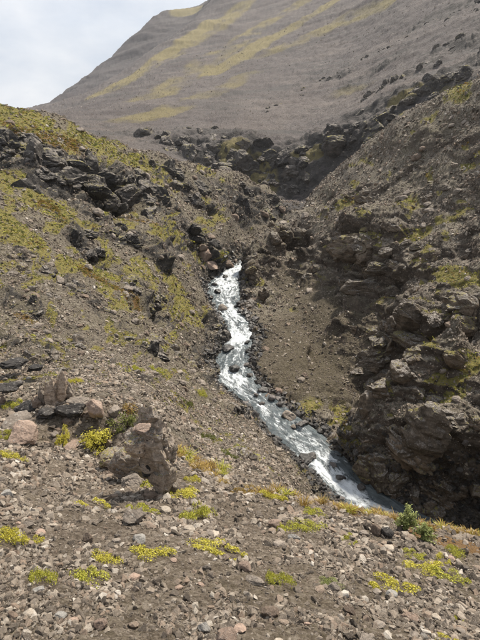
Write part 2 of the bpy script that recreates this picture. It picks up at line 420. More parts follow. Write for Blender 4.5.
# bedding: lava layers dipping a little, standing out where rock is bare
bed_h = P0[:, 2] + 0.10 * P0[:, 0] - 0.03 * P0[:, 1] + 0.55 * warp[:, 0] * sc.clip(.4, 2)
for per, amp in ((2.6, .34), (1.05, .17)):
    ph = bed_h / (per * sc.clip(.35, 4)); fr = ph - np.floor(ph)
    saw = sstep(0.0, 0.22, fr) - fr
    disp += amp * sc * cmask * saw * (R1[(np.floor(ph).astype(int) * 37) & 255] * .8 + .5) * (0.6 + 0.6 * np.clip(warp[:, 1], -1, 1))
ix = np.where(cmask > 0.04)[0]
for cell, amp, crk in ((4.4, .70, .22), (1.7, .32, .16), (0.72, .07, .06)):
    s_ = sc[ix].clip(.35, 3)
    # quantised cell size so that cells keep one size inside a stretch
    lev = 2.0 ** np.round(np.log2(s_))
    for L in np.unique(lev):
        sub = ix[lev == L]
        q = (P0[sub] + warp[sub] * 0.25 * L) / (cell * L) * np.array([1, 1, 1.35], np.float32)
        f1, f2, hid, off, hid2, off2 = worley(q)
        def val(h, o): return (R1[h] - 0.45) * 0.9 + np.einsum('ij,ij->i', o, T3[(h * 7 + 13) & 255]) * 1.1
        w2 = 0.5 * (1 - sstep(0.0, 0.16, f2 - f1))
        blk = val(hid, off) * (1 - w2) + val(hid2, off2) * w2
        crack = 1 - sstep(0.0, 0.2, f2 - f1)
        disp[sub] += cmask[sub] * (1 - .75 * far[sub]) * L * (amp * blk - crk * crack)
# hollows, noses
NOSE = paint([(1.6, 1, [(365, 460), (375, 475)]), (1.2, .7, [(395, 440), (425, 425)])]) - paint([(1.3, 1.3, [(288, 240), (296, 242)]), (.9, 1, [(84, 246), (92, 254)]), (1.3, 1, [(412, 462), (416, 480)]), (1.2, .9, [(432, 512), (470, 516)]), (1.0, .8, [(146, 310), (158, 318)]), (.9, .9, [(250, 298), (258, 300)]), (1.5, .9, [(385, 380), (400, 345)]), (2.2, .9, [(335, 255), (345, 268)]), (5, .8, [(262, 165), (268, 178)]), (2.4, .7, [(100, 190), (125, 192)])])
disp += 0.9 * NOSE * sc
# the near slope: small ups and downs under the stones
disp += nearm * (0.05 * fbm(P0 * .9, 3) + 0.018 * fbm(P0 * 5, 3))
# the mountain: gullies and terraces
gul = ridged(np.stack([P0[:, 0] * .012 + P0[:, 1] * .006, P0[:, 1] * .004, P0[:, 2] * .02], 1), 4)
disp += far * (np.clip(RR / 300, .3, 2.5) * 2.6 * (gul - .8) * .6)
disp = np.where(inner < 0.3, np.minimum(disp, 0.10), disp)
PD = P0 + N0 * disp[:, None] + np.where(nearm[:, None] > .5, 0, 1) * (cmask * sc * 0.12)[:, None] * warp
DX, DY, DZ = (PD[:, a].reshape(NC, NR) for a in range(3))
ND = grid_normals(DX, DY, DZ).reshape(-1, 3).astype(np.float32)

# where moss, grass and heath grow
MOSS = paint([
 (3.4, 1, [(-40, 112), (0, 114), (40, 124)]), (2.4, 1, [(30, 122), (80, 138), (115, 152)]), (1.2, .9, [(0, 118), (50, 140), (75, 150)]), (1.2, .8, [(130, 158), (160, 165)]),
 (1.7, 1, [(-20, 172), (10, 184), (30, 198), (48, 208)]), (.8, .9, [(40, 200), (60, 212)]), (1.3, 1, [(-10, 215), (10, 230), (30, 244), (48, 256)]), (.55, 1, [(10, 228), (35, 245), (58, 255)]),
 (.6, .9, [(60, 258), (85, 268), (105, 276)]), (.9, .9, [(100, 270), (130, 282)]), (.45, .9, [(8, 265), (22, 272)]), (.4, .7, [(110, 300), (125, 310)]), (1.7, .7, [(140, 268), (165, 295), (182, 325)]),
 (1.6, .8, [(170, 280), (188, 312)]), (1.4, .6, [(120, 262), (150, 275)]), (1.3, .8, [(180, 240), (200, 258)]), (1.0, .8, [(215, 262), (222, 266)]), (.35, .8, [(135, 370), (150, 378)]), (.3, .7, [(185, 360), (200, 375)]), (.4, .6, [(180, 400), (210, 440)]),
 (.25, .9, [(140, 345), (150, 350)]), (1.2, .5, [(110, 205), (160, 235)]), (1.0, .5, [(190, 330), (175, 345)]),
 (1.0, 1, [(358, 236), (372, 240)]), (.7, .9, [(236, 284), (258, 284)]), (.8, .9, [(268, 300), (262, 306)]), (1.0, .9, [(375, 305), (372, 325)]), (.8, .9, [(350, 425), (356, 438)]), (.9, .9, [(345, 440), (360, 450)]),
 (.8, 1, [(440, 272), (455, 276), (470, 280)]), (.7, .8, [(420, 262), (430, 258)]), (.7, 1, [(445, 390), (452, 380)]), (.7, .9, [(435, 395), (450, 392)]), (.8, .8, [(340, 405), (348, 415)]), (.8, .8, [(460, 375), (470, 365)]),
 (1.2, .6, [(405, 205), (412, 208)]), (1.0, .7, [(470, 165), (478, 160)]), (.8, .7, [(445, 218), (455, 214)]), (1.0, .6, [(405, 235), (420, 232)]), (2.0, .8, [(395, 104), (412, 96), (430, 88)]),
 (1.5, .8, [(285, 402), (300, 400)]), (.8, .6, [(310, 385), (325, 370)]), (1.2, .6, [(315, 275), (330, 290)]), (1.6, .6, [(322, 215), (350, 200)]),
 (3.5, .9, [(235, 150), (240, 165)]), (3.5, 1, [(262, 160), (262, 178)]), (2.5, .7, [(300, 155), (320, 150)]),
 (22, .62, [(110, 90), (150, 68), (200, 35), (240, 8)]), (13, .85, [(120, 84), (160, 60), (215, 22)]), (17, .55, [(150, 98), (200, 66), (260, 28), (300, 5)]), (14, .75, [(215, 72), (270, 40), (330, 6)]),
 (11, .5, [(130, 122), (170, 110), (215, 92), (250, 75)]), (15, .6, [(240, 62), (290, 46), (345, 18), (400, -5)]), (6, .4, [(330, 95), (380, 78)]), (26, .9, [(160, 13), (185, 12), (194, 12)]),
 (3, .7, [(440, 95), (480, 80)]),
])
mn = fbm(np.where(far[:, None] > .5, P0 * np.array([.05, .02, .07], np.float32), P0 * (0.55 / sc[:, None].clip(.3))) + 71, 5)
moss = np.clip(sstep(0.28, 0.75, MOSS * (1.0 + (0.9 - .45 * far) * mn) + 0.10 * mn) * (0.55 + 0.45 * MOSS), 0, 1)
flat = ND[:, 2]
moss = np.maximum(moss, 0.8 * sstep(0.16, .55, fbm(P0 / sc[:, None].clip(.4) * .8 + 33, 3) + .12 * (P0[:, 0] < 0)) * sstep(.45, .75, flat) * (1 - far) * (1 - nearm))
moss *= np.where(inner < 0.3, 0, 1) * sstep(0.30, 0.62, flat + 0.25 * far)
# warm heath and withered grass
RUST = paint([(1.2, 1, [(0, 124), (40, 140), (70, 142)]), (.8, .9, [(40, 130), (75, 150)]), (.6, 1, [(45, 205), (65, 216)]), (.6, .9, [(85, 272), (105, 278)]), (.9, .9, [(115, 285), (135, 300)]), (.35, 1, [(178, 455), (205, 468), (222, 478)]), (.4, .8, [(20, 318), (40, 330)]), (.7, .7, [(120, 205), (150, 225)]), (.3, .9, [(330, 508), (395, 522)]), (.3, .9, [(420, 535), (480, 545)])])
rust = np.clip(RUST * (0.6 + .9 * fbm(P0 * 1.2 + 8, 3)), 0, 1)
# brown fines of the fans, dark purple-grey tone over the far peak, darker wet rock by the water
FAN_PEAK = paint([(110, 1, [(60, 100), (110, 70), (150, 38), (175, 20)]), (90, 1, [(55, 103), (92, 78), (130, 43), (160, 16)]), (60, 1, [(140, 45), (190, 19)]), (3.2, 1, [(270, 345), (300, 330), (330, 320), (355, 345)]), (2.4, 1, [(290, 380), (320, 360), (340, 385)]), (2.0, .9, [(285, 275), (300, 290), (320, 300)]), (1.4, .9, [(270, 262), (285, 285)])])
moss = moss * (1 - .85 * FAN_PEAK * (1 - far))
wet = (1 - sstep(0.15, 0.8, inner + 0.3 * fbm(P0 * 1.3, 2))).astype(np.float32)

def grid_faces(m):
    vid = np.arange(NV).reshape(NC, NR)
    q = np.stack([vid[:-1, :-1], vid[:-1, 1:], vid[1:, 1:], vid[1:, :-1]], 2).reshape(-1, 4)
    return q
QF = grid_faces(None)
qc = P0[QF[:, 0]]
_ridge_t = np.array([-1.2, -.5, -.33, -.16, -.03, .08, .1, .17, .25, .36, .46, .7, 1.2]); _ridge_r = np.array([46, 46, 48, 64, 75, 80, 68, 66, 63, 60, 56, 50, 46.])
qr = np.hypot(qc[:, 0], qc[:, 1]); qt = np.arctan2(qc[:, 0], qc[:, 1])
_cx = np.interp(qc[:, 1], SCf[::-1, 1][np.argsort(SCf[::-1, 1])], SCf[::-1, 0][np.argsort(SCf[::-1, 1])])
reg = np.where(qr > np.interp(qt, _ridge_t, _ridge_r), 3, np.where(qc[:, 0] > _cx, 2, 1))
reg = np.where((qc[:, 1] < 7.4) & (reg != 3) & (qc[:, 2] > -8.0), 0, reg)

def mesh_np(name, V, F, smooth=True):
    me = bpy.data.meshes.new(name)
    me.vertices.add(len(V)); me.vertices.foreach_set('co', np.ascontiguousarray(V, np.float32).ravel())
    k = F.shape[1]; me.loops.add(F.size); me.loops.foreach_set('vertex_index', np.ascontiguousarray(F, np.int32).ravel())
    me.polygons.add(len(F)); me.polygons.foreach_set('loop_start', np.arange(0, F.size, k, dtype=np.int32))
    me.polygons.foreach_set('loop_total', np.full(len(F), k, np.int32))
    me.polygons.foreach_set('use_smooth', np.full(len(F), smooth, bool) if isinstance(smooth, bool) else smooth)
    me.update(calc_edges=True)
    return me
def attr(me, name, v, dom='POINT', typ='FLOAT'):
    a = me.attributes.new(name, typ, dom)
    a.data.foreach_set('vector' if typ == 'FLOAT_VECTOR' else 'value', np.ascontiguousarray(v).ravel())
def link(name, me, mat=None, parent=None, **props):
    o = bpy.data.objects.new(name, me); COL.objects.link(o)
    if mat is not None and me is not None and not me.materials: me.materials.append(mat)
    if parent is not None: o.parent = parent
    for k_, v_ in props.items(): o[k_] = v_
    return o
# ------------------------------------------------------------------ materials
class NB_:
    def __init__(s, name):
        s.m = bpy.data.materials.new(name); s.m.use_nodes = True; s.t = s.m.node_tree; s.t.nodes.clear()
        s.out = s.n('ShaderNodeOutputMaterial'); s.b = s.n('ShaderNodeBsdfPrincipled')
        s.l(s.b.outputs[0], s.out.inputs['Surface'])
    def n(s, typ, **kw):
        nd = s.t.nodes.new(typ)
        for k_, v_ in kw.items():
            if hasattr(nd, k_): setattr(nd, k_, v_)
            else: nd.inputs[k_.replace('_', ' ')].default_value = v_
        return nd
    def l(s, a, b): s.t.links.new(a, b)
    def attr(s, name, typ='GEOMETRY'): return s.n('ShaderNodeAttribute', attribute_name=name, attribute_type=typ).outputs['Fac']
    def noise(s, scale, detail=4, rough=.55, vec=None, dist=0):
        nd = s.n('ShaderNodeTexNoise', Scale=scale, Detail=detail, Roughness=rough, Distortion=dist)
        if vec is not None: s.l(vec, nd.inputs['Vector'])
        return nd.outputs['Fac']
    def vor(s, scale, vec=None, feature='F1', out='Distance', rand=1.0):
        nd = s.n('ShaderNodeTexVoronoi', feature=feature, Scale=scale, Randomness=rand)
        if vec is not None: s.l(vec, nd.inputs['Vector'])
        return nd.outputs[out]
    def ramp(s, fac, stops):
        nd = s.n('ShaderNodeValToRGB'); cr = nd.color_ramp
        while len(cr.elements) < len(stops): cr.elements.new(0.5)
        for e, (p, c) in zip(cr.elements, stops):
            e.position = p; e.color = (*c, 1) if isinstance(c, tuple) else (c, c, c, 1)
        s.l(fac, nd.inputs['Fac']); return nd.outputs['Color']
    def mix(s, fac, a, b, mode='MIX'):
        nd = s.n('ShaderNodeMixRGB', blend_type=mode)
        for sock, v in ((nd.inputs['Fac'], fac), (nd.inputs['Color1'], a), (nd.inputs['Color2'], b)):
            if isinstance(v, (int, float)): sock.default_value = v if sock.type == 'VALUE' else (v, v, v, 1)
            elif isinstance(v, tuple): sock.default_value = (*v, 1)
            else: s.l(v, sock)
        return nd.outputs['Color']
    def math(s, op, a, b=None, clamp=False):
        nd = s.n('ShaderNodeMath', operation=op, use_clamp=clamp)
        for sock, v in ((nd.inputs[0], a), (nd.inputs[1], b)):
            if v is None: continue
            if isinstance(v, (int, float)): sock.default_value = v
            else: s.l(v, sock)
        return nd.outputs[0]
    def bump(s, h, strength=.5, dist=.05, prev=None):
        nd = s.n('ShaderNodeBump', Strength=strength, Distance=dist); s.l(h, nd.inputs['Height'])
        if prev is not None: s.l(prev, nd.inputs['Normal'])
        return nd.outputs['Normal']
    def pos(s): return s.n('ShaderNodeNewGeometry').outputs['Position']
    def objco(s): return s.n('ShaderNodeTexCoord').outputs['Object']
    def mapped(s, v, scale=(1, 1, 1), rot=(0, 0, 0)):
        nd = s.n('ShaderNodeMapping'); nd.inputs['Scale'].default_value = scale; nd.inputs['Rotation'].default_value = rot
        s.l(v, nd.inputs['Vector']); return nd.outputs['Vector']
    def finish(s, col, rough=.9, nrm=None, spec=.25):
        if isinstance(col, tuple): s.b.inputs['Base Color'].default_value = (*col, 1)
        else: s.l(col, s.b.inputs['Base Color'])
        if isinstance(rough, (int, float)): s.b.inputs['Roughness'].default_value = rough
        else: s.l(rough, s.b.inputs['Roughness'])
        s.b.inputs['Specular IOR Level'].default_value = spec
        if nrm is not None: s.l(nrm, s.b.inputs['Normal'])
        return s.m

STONE_RAMP = [(0.0, (.056, .046, .037)), (.15, (.112, .092, .074)), (.38, (.176, .146, .117)), (.60, (.228, .190, .152)), (.70, (.215, .160, .120)),
              (.84, (.265, .224, .182)), (.96, (.32, .278, .230)), (1.0, (.45, .41, .36))]

MOSS_NEAR = [(.082, .076, .026), (.165, .145, .042), (.255, .217, .064), (.33, .28, .10)]
MOSS_FAR = [(.150, .125, .062), (.205, .172, .078), (.255, .215, .096), (.30, .258, .128)]
def terrain_mat(name, k, gravel, rock_dark, rock_lite, moss=MOSS_NEAR, cover=.92, fan=((.040, .031, .019), (.108, .088, .056))):
    """k: metres per unit of relief of the place; gravel and rock tones"""
    b = NB_(name); p = b.pos()
    cr, ms, rs, wt, fn = (b.attr(a) for a in ('crag', 'moss', 'rust', 'wet', 'fan'))
    # loose stones: cells of three sizes, each cell a stone of its own tone
    c1 = b.vor(7.0 / k, p, out='Color'); c2 = b.vor(17.0 / k, p, out='Color'); c3 = b.vor(44.0 / k, p, out='Color')
    d1 = b.vor(7.0 / k, p); d2 = b.vor(17.0 / k, p); d3 = b.vor(44.0 / k, p)
    def one(c): 
        nd = b.n('ShaderNodeSeparateColor'); b.l(c, nd.inputs[0]); return nd.outputs[0]
    tone = b.math('ADD', b.math('MULTIPLY', one(c1), .3), b.math('ADD', b.math('MULTIPLY', one(c2), .4), b.math('MULTIPLY', one(c3), .3)))
    grav = b.ramp(tone, [(.15, gravel[0]), (.42, gravel[1]), (.62, gravel[2]), (.85, gravel[3])])
    big = b.noise(.35 / k, 5, .6, p)
    grav = b.mix(b.ramp(big, [(.35, 0.0), (.7, 0.55)]), grav, gravel[4])
    if k < 2:
        thin = b.math('MULTIPLY', b.ramp(b.noise(.16 / k, 6, .65, p), [(.42, 0.0), (.66, 1.0)]), b.ramp(b.noise(9.0 / k, 4, .7, p), [(.40, 0.0), (.62, .62 if k > .8 else .25)]))
        grav = b.mix(thin, grav, (.135, .120, .050))
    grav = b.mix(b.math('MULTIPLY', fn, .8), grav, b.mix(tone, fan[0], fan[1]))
    if k > 2:
        st1 = b.noise(.02, 6, .6, b.mapped(p, (1.0, .5, 3.0), (0, 0, .5)), .4); st2 = b.noise(.11, 6, .65, b.mapped(p, (.16, .16, 2.6), (.05, .04, 0)), .5)
        grav = b.mix(.9, grav, b.ramp(st1, [(.30, (.72, .69, .72)), (.48, (1.0, .98, .98)), (.68, (1.24, 1.19, 1.14))]), 'MULTIPLY')
        grav = b.mix(.8, grav, b.ramp(st2, [(.30, (.74, .71, .70)), (.5, (1.0, 1.0, 1.0)), (.70, (1.30, 1.26, 1.2))]), 'MULTIPLY')
    if k > 2:
        led = b.ramp(b.noise(1.0, 6, .62, b.mapped(p, (.018, .018, .34), (.05, .04, 0)), .5), [(.53, 0.0), (.575, 1.0)])
        led = b.math('MULTIPLY', led, b.ramp(b.noise(.022, 5, .6, p), [(.40, 0.0), (.54, .85)]))
        grav = b.mix(led, grav, b.mix(b.noise(.8, 5, .7, p), (.035, .033, .034), (.15, .14, .132)))
    # bare rock: dark basalt, greyer and browner bands, pale lichen flecks
    strat = b.noise(.9 / k, 6, .62, b.mapped(p, (1, 1, 3.2), (0.08, 0.1, 0)), .6)
    rock = b.ramp(strat, [(.28, rock_dark), (.5, tuple((x + y) / 2 for x, y in zip(rock_dark, rock_lite))), (.72, rock_lite)])
    rn = b.noise(6.0 / k, 6, .7, p)
    rock = b.mix(.85, rock, b.ramp(rn, [(.25, .55), (.5, 1.0), (.75, 1.55)]), 'MULTIPLY')
    lich = b.ramp(b.noise(15.0 / k, 3, .6, p), [(.60, 0.0), (.68, .8)])
    lichm = b.math('MULTIPLY', lich, b.ramp(b.noise(1.1 / k, 4, .6, p), [(.42, 0.0), (.66, .8)]))
    rock = b.mix(lichm, rock, (.27, .25, .225))
    geo = b.n('ShaderNodeNewGeometry'); sep = b.n('ShaderNodeSeparateXYZ'); b.l(geo.outputs['Normal'], sep.inputs[0])
    steep = b.ramp(b.math('ADD', sep.outputs['Z'], b.math('MULTIPLY', b.math('SUBTRACT', rn, .5), .5)), [((.74 if k > 2 else .66 if 'left' in name else .55), 1.0), ((.97 if k > 2 else .90 if 'left' in name else .82), 0.0)])
    rockm = b.math('MULTIPLY', b.ramp(cr, [(.08, 0.0), (.38, 1.0)]), steep)
    col = b.mix(rockm, grav, rock)
    # moss and heath
    mn = b.noise(5.0 / k, 5, .7, p); mn2 = b.noise(24.0 / k, 3, .6, p)
    mcol = b.ramp(b.math('ADD', b.math('MULTIPLY', mn, .65), b.math('MULTIPLY', mn2, .35)), [(.30, moss[0]), (.46, moss[1]), (.60, moss[2]), (.75, moss[3])])
    mm = b.ramp(b.math('ADD', ms, b.math('MULTIPLY', b.math('SUBTRACT', b.math('ADD', b.math('MULTIPLY', mn, .5), b.math('MULTIPLY', mn2, .5)), .5), 1.1)), [((.12 if k > 2 else .30), 0.0), ((.85 if k > 2 else .62), cover)])
    col = b.mix(mm, col, mcol)
    rcol = b.ramp(mn2, [(.3, (.09, .050, .025)), (.6, (.22, .125, .045)), (.8, (.30, .22, .09))])
    rm = b.ramp(b.math('ADD', rs, b.math('MULTIPLY', b.math('SUBTRACT', mn, .5), 1.0)), [(.40, 0.0), (.62, .85)])
    col = b.mix(rm, col, rcol)
    # wet by the water
    col = b.mix(b.math('MULTIPLY', wt, .8), col, b.mix(1.0, col, .38, 'MULTIPLY'))
    rough = b.math('SUBTRACT', .95, b.math('MULTIPLY', wt, .55))
    # relief
    h1 = b.math('SUBTRACT', 1.0, b.math('MULTIPLY', d1, 1.0)); h2 = b.math('SUBTRACT', 1.0, d2); h3 = b.math('SUBTRACT', 1.0, d3)
    n = b.bump(h1, .55, .07 * k); n = b.bump(h2, .6, .035 * k, n); n = b.bump(h3, .5, .014 * k, n)
    n = b.bump(b.noise(10.0 / k, 7, .72, p), .95, .11 * k, n)
    n = b.bump(b.math('MULTIPLY', mm, mn2), .6, .05 * k, n)
    return b.finish(col, rough, n, .22)

GR_NEAR = [(.066, .051, .037), (.135, .108, .083), (.205, .169, .133), (.31, .265, .215), (.076, .057, .041)]
GR_MID = [(.062, .052, .038), (.130, .110, .084), (.198, .170, .134), (.32, .285, .235), (.098, .084, .060)]
GR_RIGHT = [(.062, .052, .041), (.140, .119, .096), (.225, .195, .159), (.40, .36, .31), (.105, .089, .069)]
GR_FAR = [(.078, .070, .067), (.108, .097, .093), (.138, .125, .119), (.19, .174, .164), (.094, .082, .081)]
M_NEAR = terrain_mat('near_scree', .45, GR_NEAR, (.045, .040, .037), (.20, .175, .155))
M_LEFT = terrain_mat('left_slope', 1.0, GR_MID, (.019, .019, .020), (.105, .095, .084))
M_RIGHT = terrain_mat('right_slope', 1.0, GR_RIGHT, (.026, .021, .017), (.150, .120, .094))
M_FAR = terrain_mat('mountain_scree', 4.0, GR_FAR, (.030, .029, .029), (.110, .100, .092), MOSS_FAR, .85, ((.042, .039, .042), (.078, .072, .074)))  # last pair: dark purple-grey tone of the far peak

def crag_mat(name, dark, lite, k):
    b = NB_(name); p = b.pos(); oi = b.n('ShaderNodeObjectInfo')
    strat = b.noise(1.3 / k, 6, .62, b.mapped(p, (1, 1, 3.0), (0.08, 0.1, 0)), .6)
    rock = b.ramp(strat, [(.28, dark), (.5, tuple((x + y) / 2 for x, y in zip(dark, lite))), (.72, lite)])
    rock = b.mix(.7, rock, b.ramp(oi.outputs['Random'], [(0, (.62, .62, .64)), (.5, (1.0, .97, .94)), (1, (1.4, 1.3, 1.2))]), 'MULTIPLY')
    rn = b.noise(7.0 / k, 6, .7, p)
    rock = b.mix(.85, rock, b.ramp(rn, [(.25, .5), (.5, 1.0), (.75, 1.6)]), 'MULTIPLY')
    lich = b.math('MULTIPLY', b.ramp(b.noise(15.0 / k, 3, .6, p), [(.58, 0.0), (.66, .85)]), b.ramp(b.noise(1.1 / k, 4, .6, p), [(.40, 0.0), (.62, .9)]))
    rock = b.mix(lich, rock, (.30, .275, .245))
    geo = b.n('ShaderNodeNewGeometry'); sep = b.n('ShaderNodeSeparateXYZ'); b.l(geo.outputs['Normal'], sep.inputs[0])
    up = b.ramp(b.math('ADD', sep.outputs['Z'], b.math('MULTIPLY', b.math('SUBTRACT', rn, .5), .7)), [(.60, 0.0), (.85, 1.0)])
    c2 = b.vor(20.0 / k, p, out='Color'); sp = b.n('ShaderNodeSeparateColor'); b.l(c2, sp.inputs[0])
    grit = b.ramp(sp.outputs[0], [(.1, (.075, .065, .056)), (.5, (.15, .132, .115)), (.9, (.28, .255, .23))])
    mn = b.noise(5.0 / k, 5, .7, p)
    grit = b.mix(b.ramp(b.math('ADD', b.math('MULTIPLY', mn, .5), b.math('MULTIPLY', b.noise(.45 / k, 3, .6, p), .5)), [(.52, 0.0), (.58, .9)]), grit, b.ramp(mn, [(.35, MOSS_NEAR[0]), (.5, MOSS_NEAR[1]), (.7, MOSS_NEAR[2])]))
    col = b.mix(up, rock, grit)
    n = b.bump(rn, .8, .07 * k); n = b.bump(b.noise(26.0 / k, 5, .7, p), .7, .025 * k, n); n = b.bump(b.vor(3.2 / k, p, 'DISTANCE_TO_EDGE'), .5, .10 * k, n)
    return b.finish(col, .9, n, .2)
def stone_mat(name, ramp, wet=0.0, bs=1.0):
    b = NB_(name); oi = b.n('ShaderNodeObjectInfo'); oc = b.objco()
    base = b.ramp(oi.outputs['Random'], ramp)
    add = b.n('ShaderNodeVectorMath', operation='ADD'); b.l(oc, add.inputs[0])
    comb = b.n('ShaderNodeCombineXYZ'); r37 = b.math('MULTIPLY', oi.outputs['Random'], 37.0)
    for q in range(3): b.l(r37, comb.inputs[q])
    b.l(comb.outputs[0], add.inputs[1]); v = add.outputs[0]
    n1 = b.noise(2.6, 5, .65, v); n2 = b.noise(11, 5, .7, v)
    col = b.mix(.8, base, b.ramp(n1, [(.28, .62), (.5, 1.0), (.72, 1.35)]), 'MULTIPLY')
    col = b.mix(.6, col, b.ramp(n2, [(.3, .6), (.7, 1.35)]), 'MULTIPLY')
    lich = b.math('MULTIPLY', b.ramp(b.noise(5.5, 4, .6, v), [(.60, 0.0), (.66, .6)]), b.ramp(r37, [(0.0, 0.2), (1.0, 1.0)]))
    col = b.mix(lich, col, (.34, .32, .29))
    n = b.bump(n1, .6, .012 * bs); n = b.bump(n2, .7, .005 * bs, n)
    return b.finish(col, .35 if wet else .9, n, .4 if wet else .22)
M_STONE = stone_mat('loose_stone', STONE_RAMP)
M_WET = stone_mat('wet_stone', [(0, (.016, .015, .015)), (.5, (.040, .037, .035)), (.85, (.085, .075, .068)), (1, (.13, .11, .10))], 1, 5)
M_PINK = stone_mat('pinkish_rock', [(0, (.25, .185, .145)), (1, (.34, .255, .205))], 0, 4)
M_PALE = stone_mat('pale_rock', [(0, (.34, .32, .295)), (1, (.42, .40, .37))], 0, 4)
M_GREY = stone_mat('grey_rock', [(0, (.18, .152, .127)), (1, (.27, .23, .193))], 0, 4)
M_BROWN = stone_mat('brown_rock', [(0, (.14, .106, .082)), (1, (.21, .16, .124))], 0, 4)
M_OUT = crag_mat('outcrop_rock', (.13, .106, .085), (.46, .38, .305), .16)
M_DARK = stone_mat('dark_rock', [(0, (.035, .033, .032)), (1, (.075, .068, .063))], 0, 4)

M_CRAG_L = crag_mat('crag_left', (.015, .015, .017), (.082, .077, .072), .8)
M_CRAG_R = crag_mat('crag_right', (.032, .026, .020), (.195, .157, .120), .8)
M_CRAG_N = crag_mat('crag_near', (.05, .044, .038), (.25, .212, .170), .5)
M_CRAG_F = crag_mat('crag_mountain', (.030, .029, .029), (.115, .105, .096), 3.0)

def leaf_mat(name, stops, trans=.25):
    b = NB_(name); oi = b.n('ShaderNodeObjectInfo'); p = b.objco()
    col = b.ramp(b.noise(9, 3, .6, p), stops)
    col = b.mix(.5, col, b.ramp(b.attr('tone'), [(0, .55), (1, 1.45)]), 'MULTIPLY')
    b.finish(col, .7, None, .25)
    tr = b.n('ShaderNodeBsdfTranslucent'); b.l(col, tr.inputs['Color'])
    mx = b.n('ShaderNodeMixShader'); mx.inputs[0].default_value = trans
    b.l(b.b.outputs[0], mx.inputs[1]); b.l(tr.outputs[0], mx.inputs[2]); b.l(mx.outputs[0], b.out.inputs['Surface'])
    return b.m
M_YEL = leaf_mat('yellow_green_leaf', [(.3, (.36, .32, .04)), (.5, (.54, .49, .075)), (.7, (.66, .60, .14))])
M_LIME = leaf_mat('lime_leaf', [(.3, (.27, .28, .04)), (.5, (.43, .42, .065)), (.7, (.58, .55, .13))])
M_OLIVE = leaf_mat('olive_leaf', [(.3, (.075, .09, .022)), (.5, (.14, .155, .038)), (.7, (.25, .25, .08))])
M_WILLOW = leaf_mat('willow_leaf', [(.3, (.15, .18, .06)), (.5, (.26, .29, .10)), (.7, (.40, .41, .18))])
M_STRAW = leaf_mat('withered_grass', [(.3, (.20, .115, .035)), (.5, (.33, .22, .06)), (.7, (.45, .36, .12))])
M_TWIG = leaf_mat('twig', [(.3, (.06, .045, .035)), (.7, (.13, .10, .08))], 0)

def water_mat():
    b = NB_('rushing_water'); p = b.pos()
    uv = b.n('ShaderNodeAttribute', attribute_name='flow', attribute_type='GEOMETRY').outputs['Vector']
    fo = b.attr('foam')
    n1 = b.noise(1.0, 6, .65, b.mapped(uv, (1.3, 3.0, 1)), 1.0); n2 = b.noise(1.0, 5, .72, b.mapped(uv, (5.0, 9.0, 1)), 1.6)
    nn = b.math('ADD', b.math('MULTIPLY', n1, .5), b.math('MULTIPLY', n2, .5))
    fm = b.ramp(b.math('ADD', fo, b.math('MULTIPLY', b.math('SUBTRACT', nn, .5), 2.6)), [(.30, 0.0), (.44, .35), (.58, .8), (.85, 1.0)])
    col = b.mix(fm, b.ramp(n1, [(.3, (.045, .058, .064)), (.7, (.135, .162, .173))]), (.72, .76, .79))
    rough = b.math('ADD', .14, b.math('MULTIPLY', fm, .6))
    n = b.bump(n1, .8, .16); n = b.bump(n2, .8, .06, n)
    return b.finish(col, rough, n, .5)
M_WATER = water_mat()

# ------------------------------------------------------------------ the land as objects of the setting
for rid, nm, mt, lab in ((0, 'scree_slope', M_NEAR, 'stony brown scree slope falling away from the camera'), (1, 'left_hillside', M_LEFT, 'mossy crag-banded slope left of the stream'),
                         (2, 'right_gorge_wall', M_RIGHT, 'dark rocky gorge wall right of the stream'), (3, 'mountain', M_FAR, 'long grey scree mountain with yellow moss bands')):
    f = QF[reg == rid]
    used, inv = np.unique(f.ravel(), return_inverse=True)
    me = mesh_np(nm, PD[used], inv.reshape(-1, 4))
    for a_, v_ in (('crag', cmask), ('moss', moss), ('rust', rust), ('wet', wet), ('fan', FAN_PEAK)): attr(me, a_, v_[used].astype(np.float32))
    link(nm, me, mt, kind='structure', label=lab)

# ------------------------------------------------------------------ the stream
NS_, NW_ = 1500, 44
q = np.linspace(0, SLEN * 0.999, NS_)
WL = np.stack([np.interp(q, _q, SLf[:, a]) for a in range(3)], 1); WR = np.stack([np.interp(q, _q, SRf[:, a]) for a in range(3)], 1)
tt = np.linspace(-0.12, 1.12, NW_)
WP = WL[:, None] * (1 - tt)[None, :, None] + WR[:, None] * tt[None, :, None]
flow = np.stack([np.repeat(q[:, None], NW_, 1), np.linalg.norm((WR - WL)[:, :2], axis=1)[:, None] * (tt - .5)[None], np.zeros((NS_, NW_))], 2)
fl = flow.reshape(-1, 3).astype(np.float32)
tur = fbm(fl * np.array([.9, 1.6, 1]), 4)
rap = fbm(np.stack([fl[:, 0] * .22, fl[:, 1] * .25, fl[:, 0] * 0], 1) + 4, 2)
wz = 0.13 * tur + 0.05 * fbm(fl * np.array([3.2, 5.0, 1]) + 9, 3) + .06 * rap
ymid = WP.reshape(-1, 3)[:, 1]
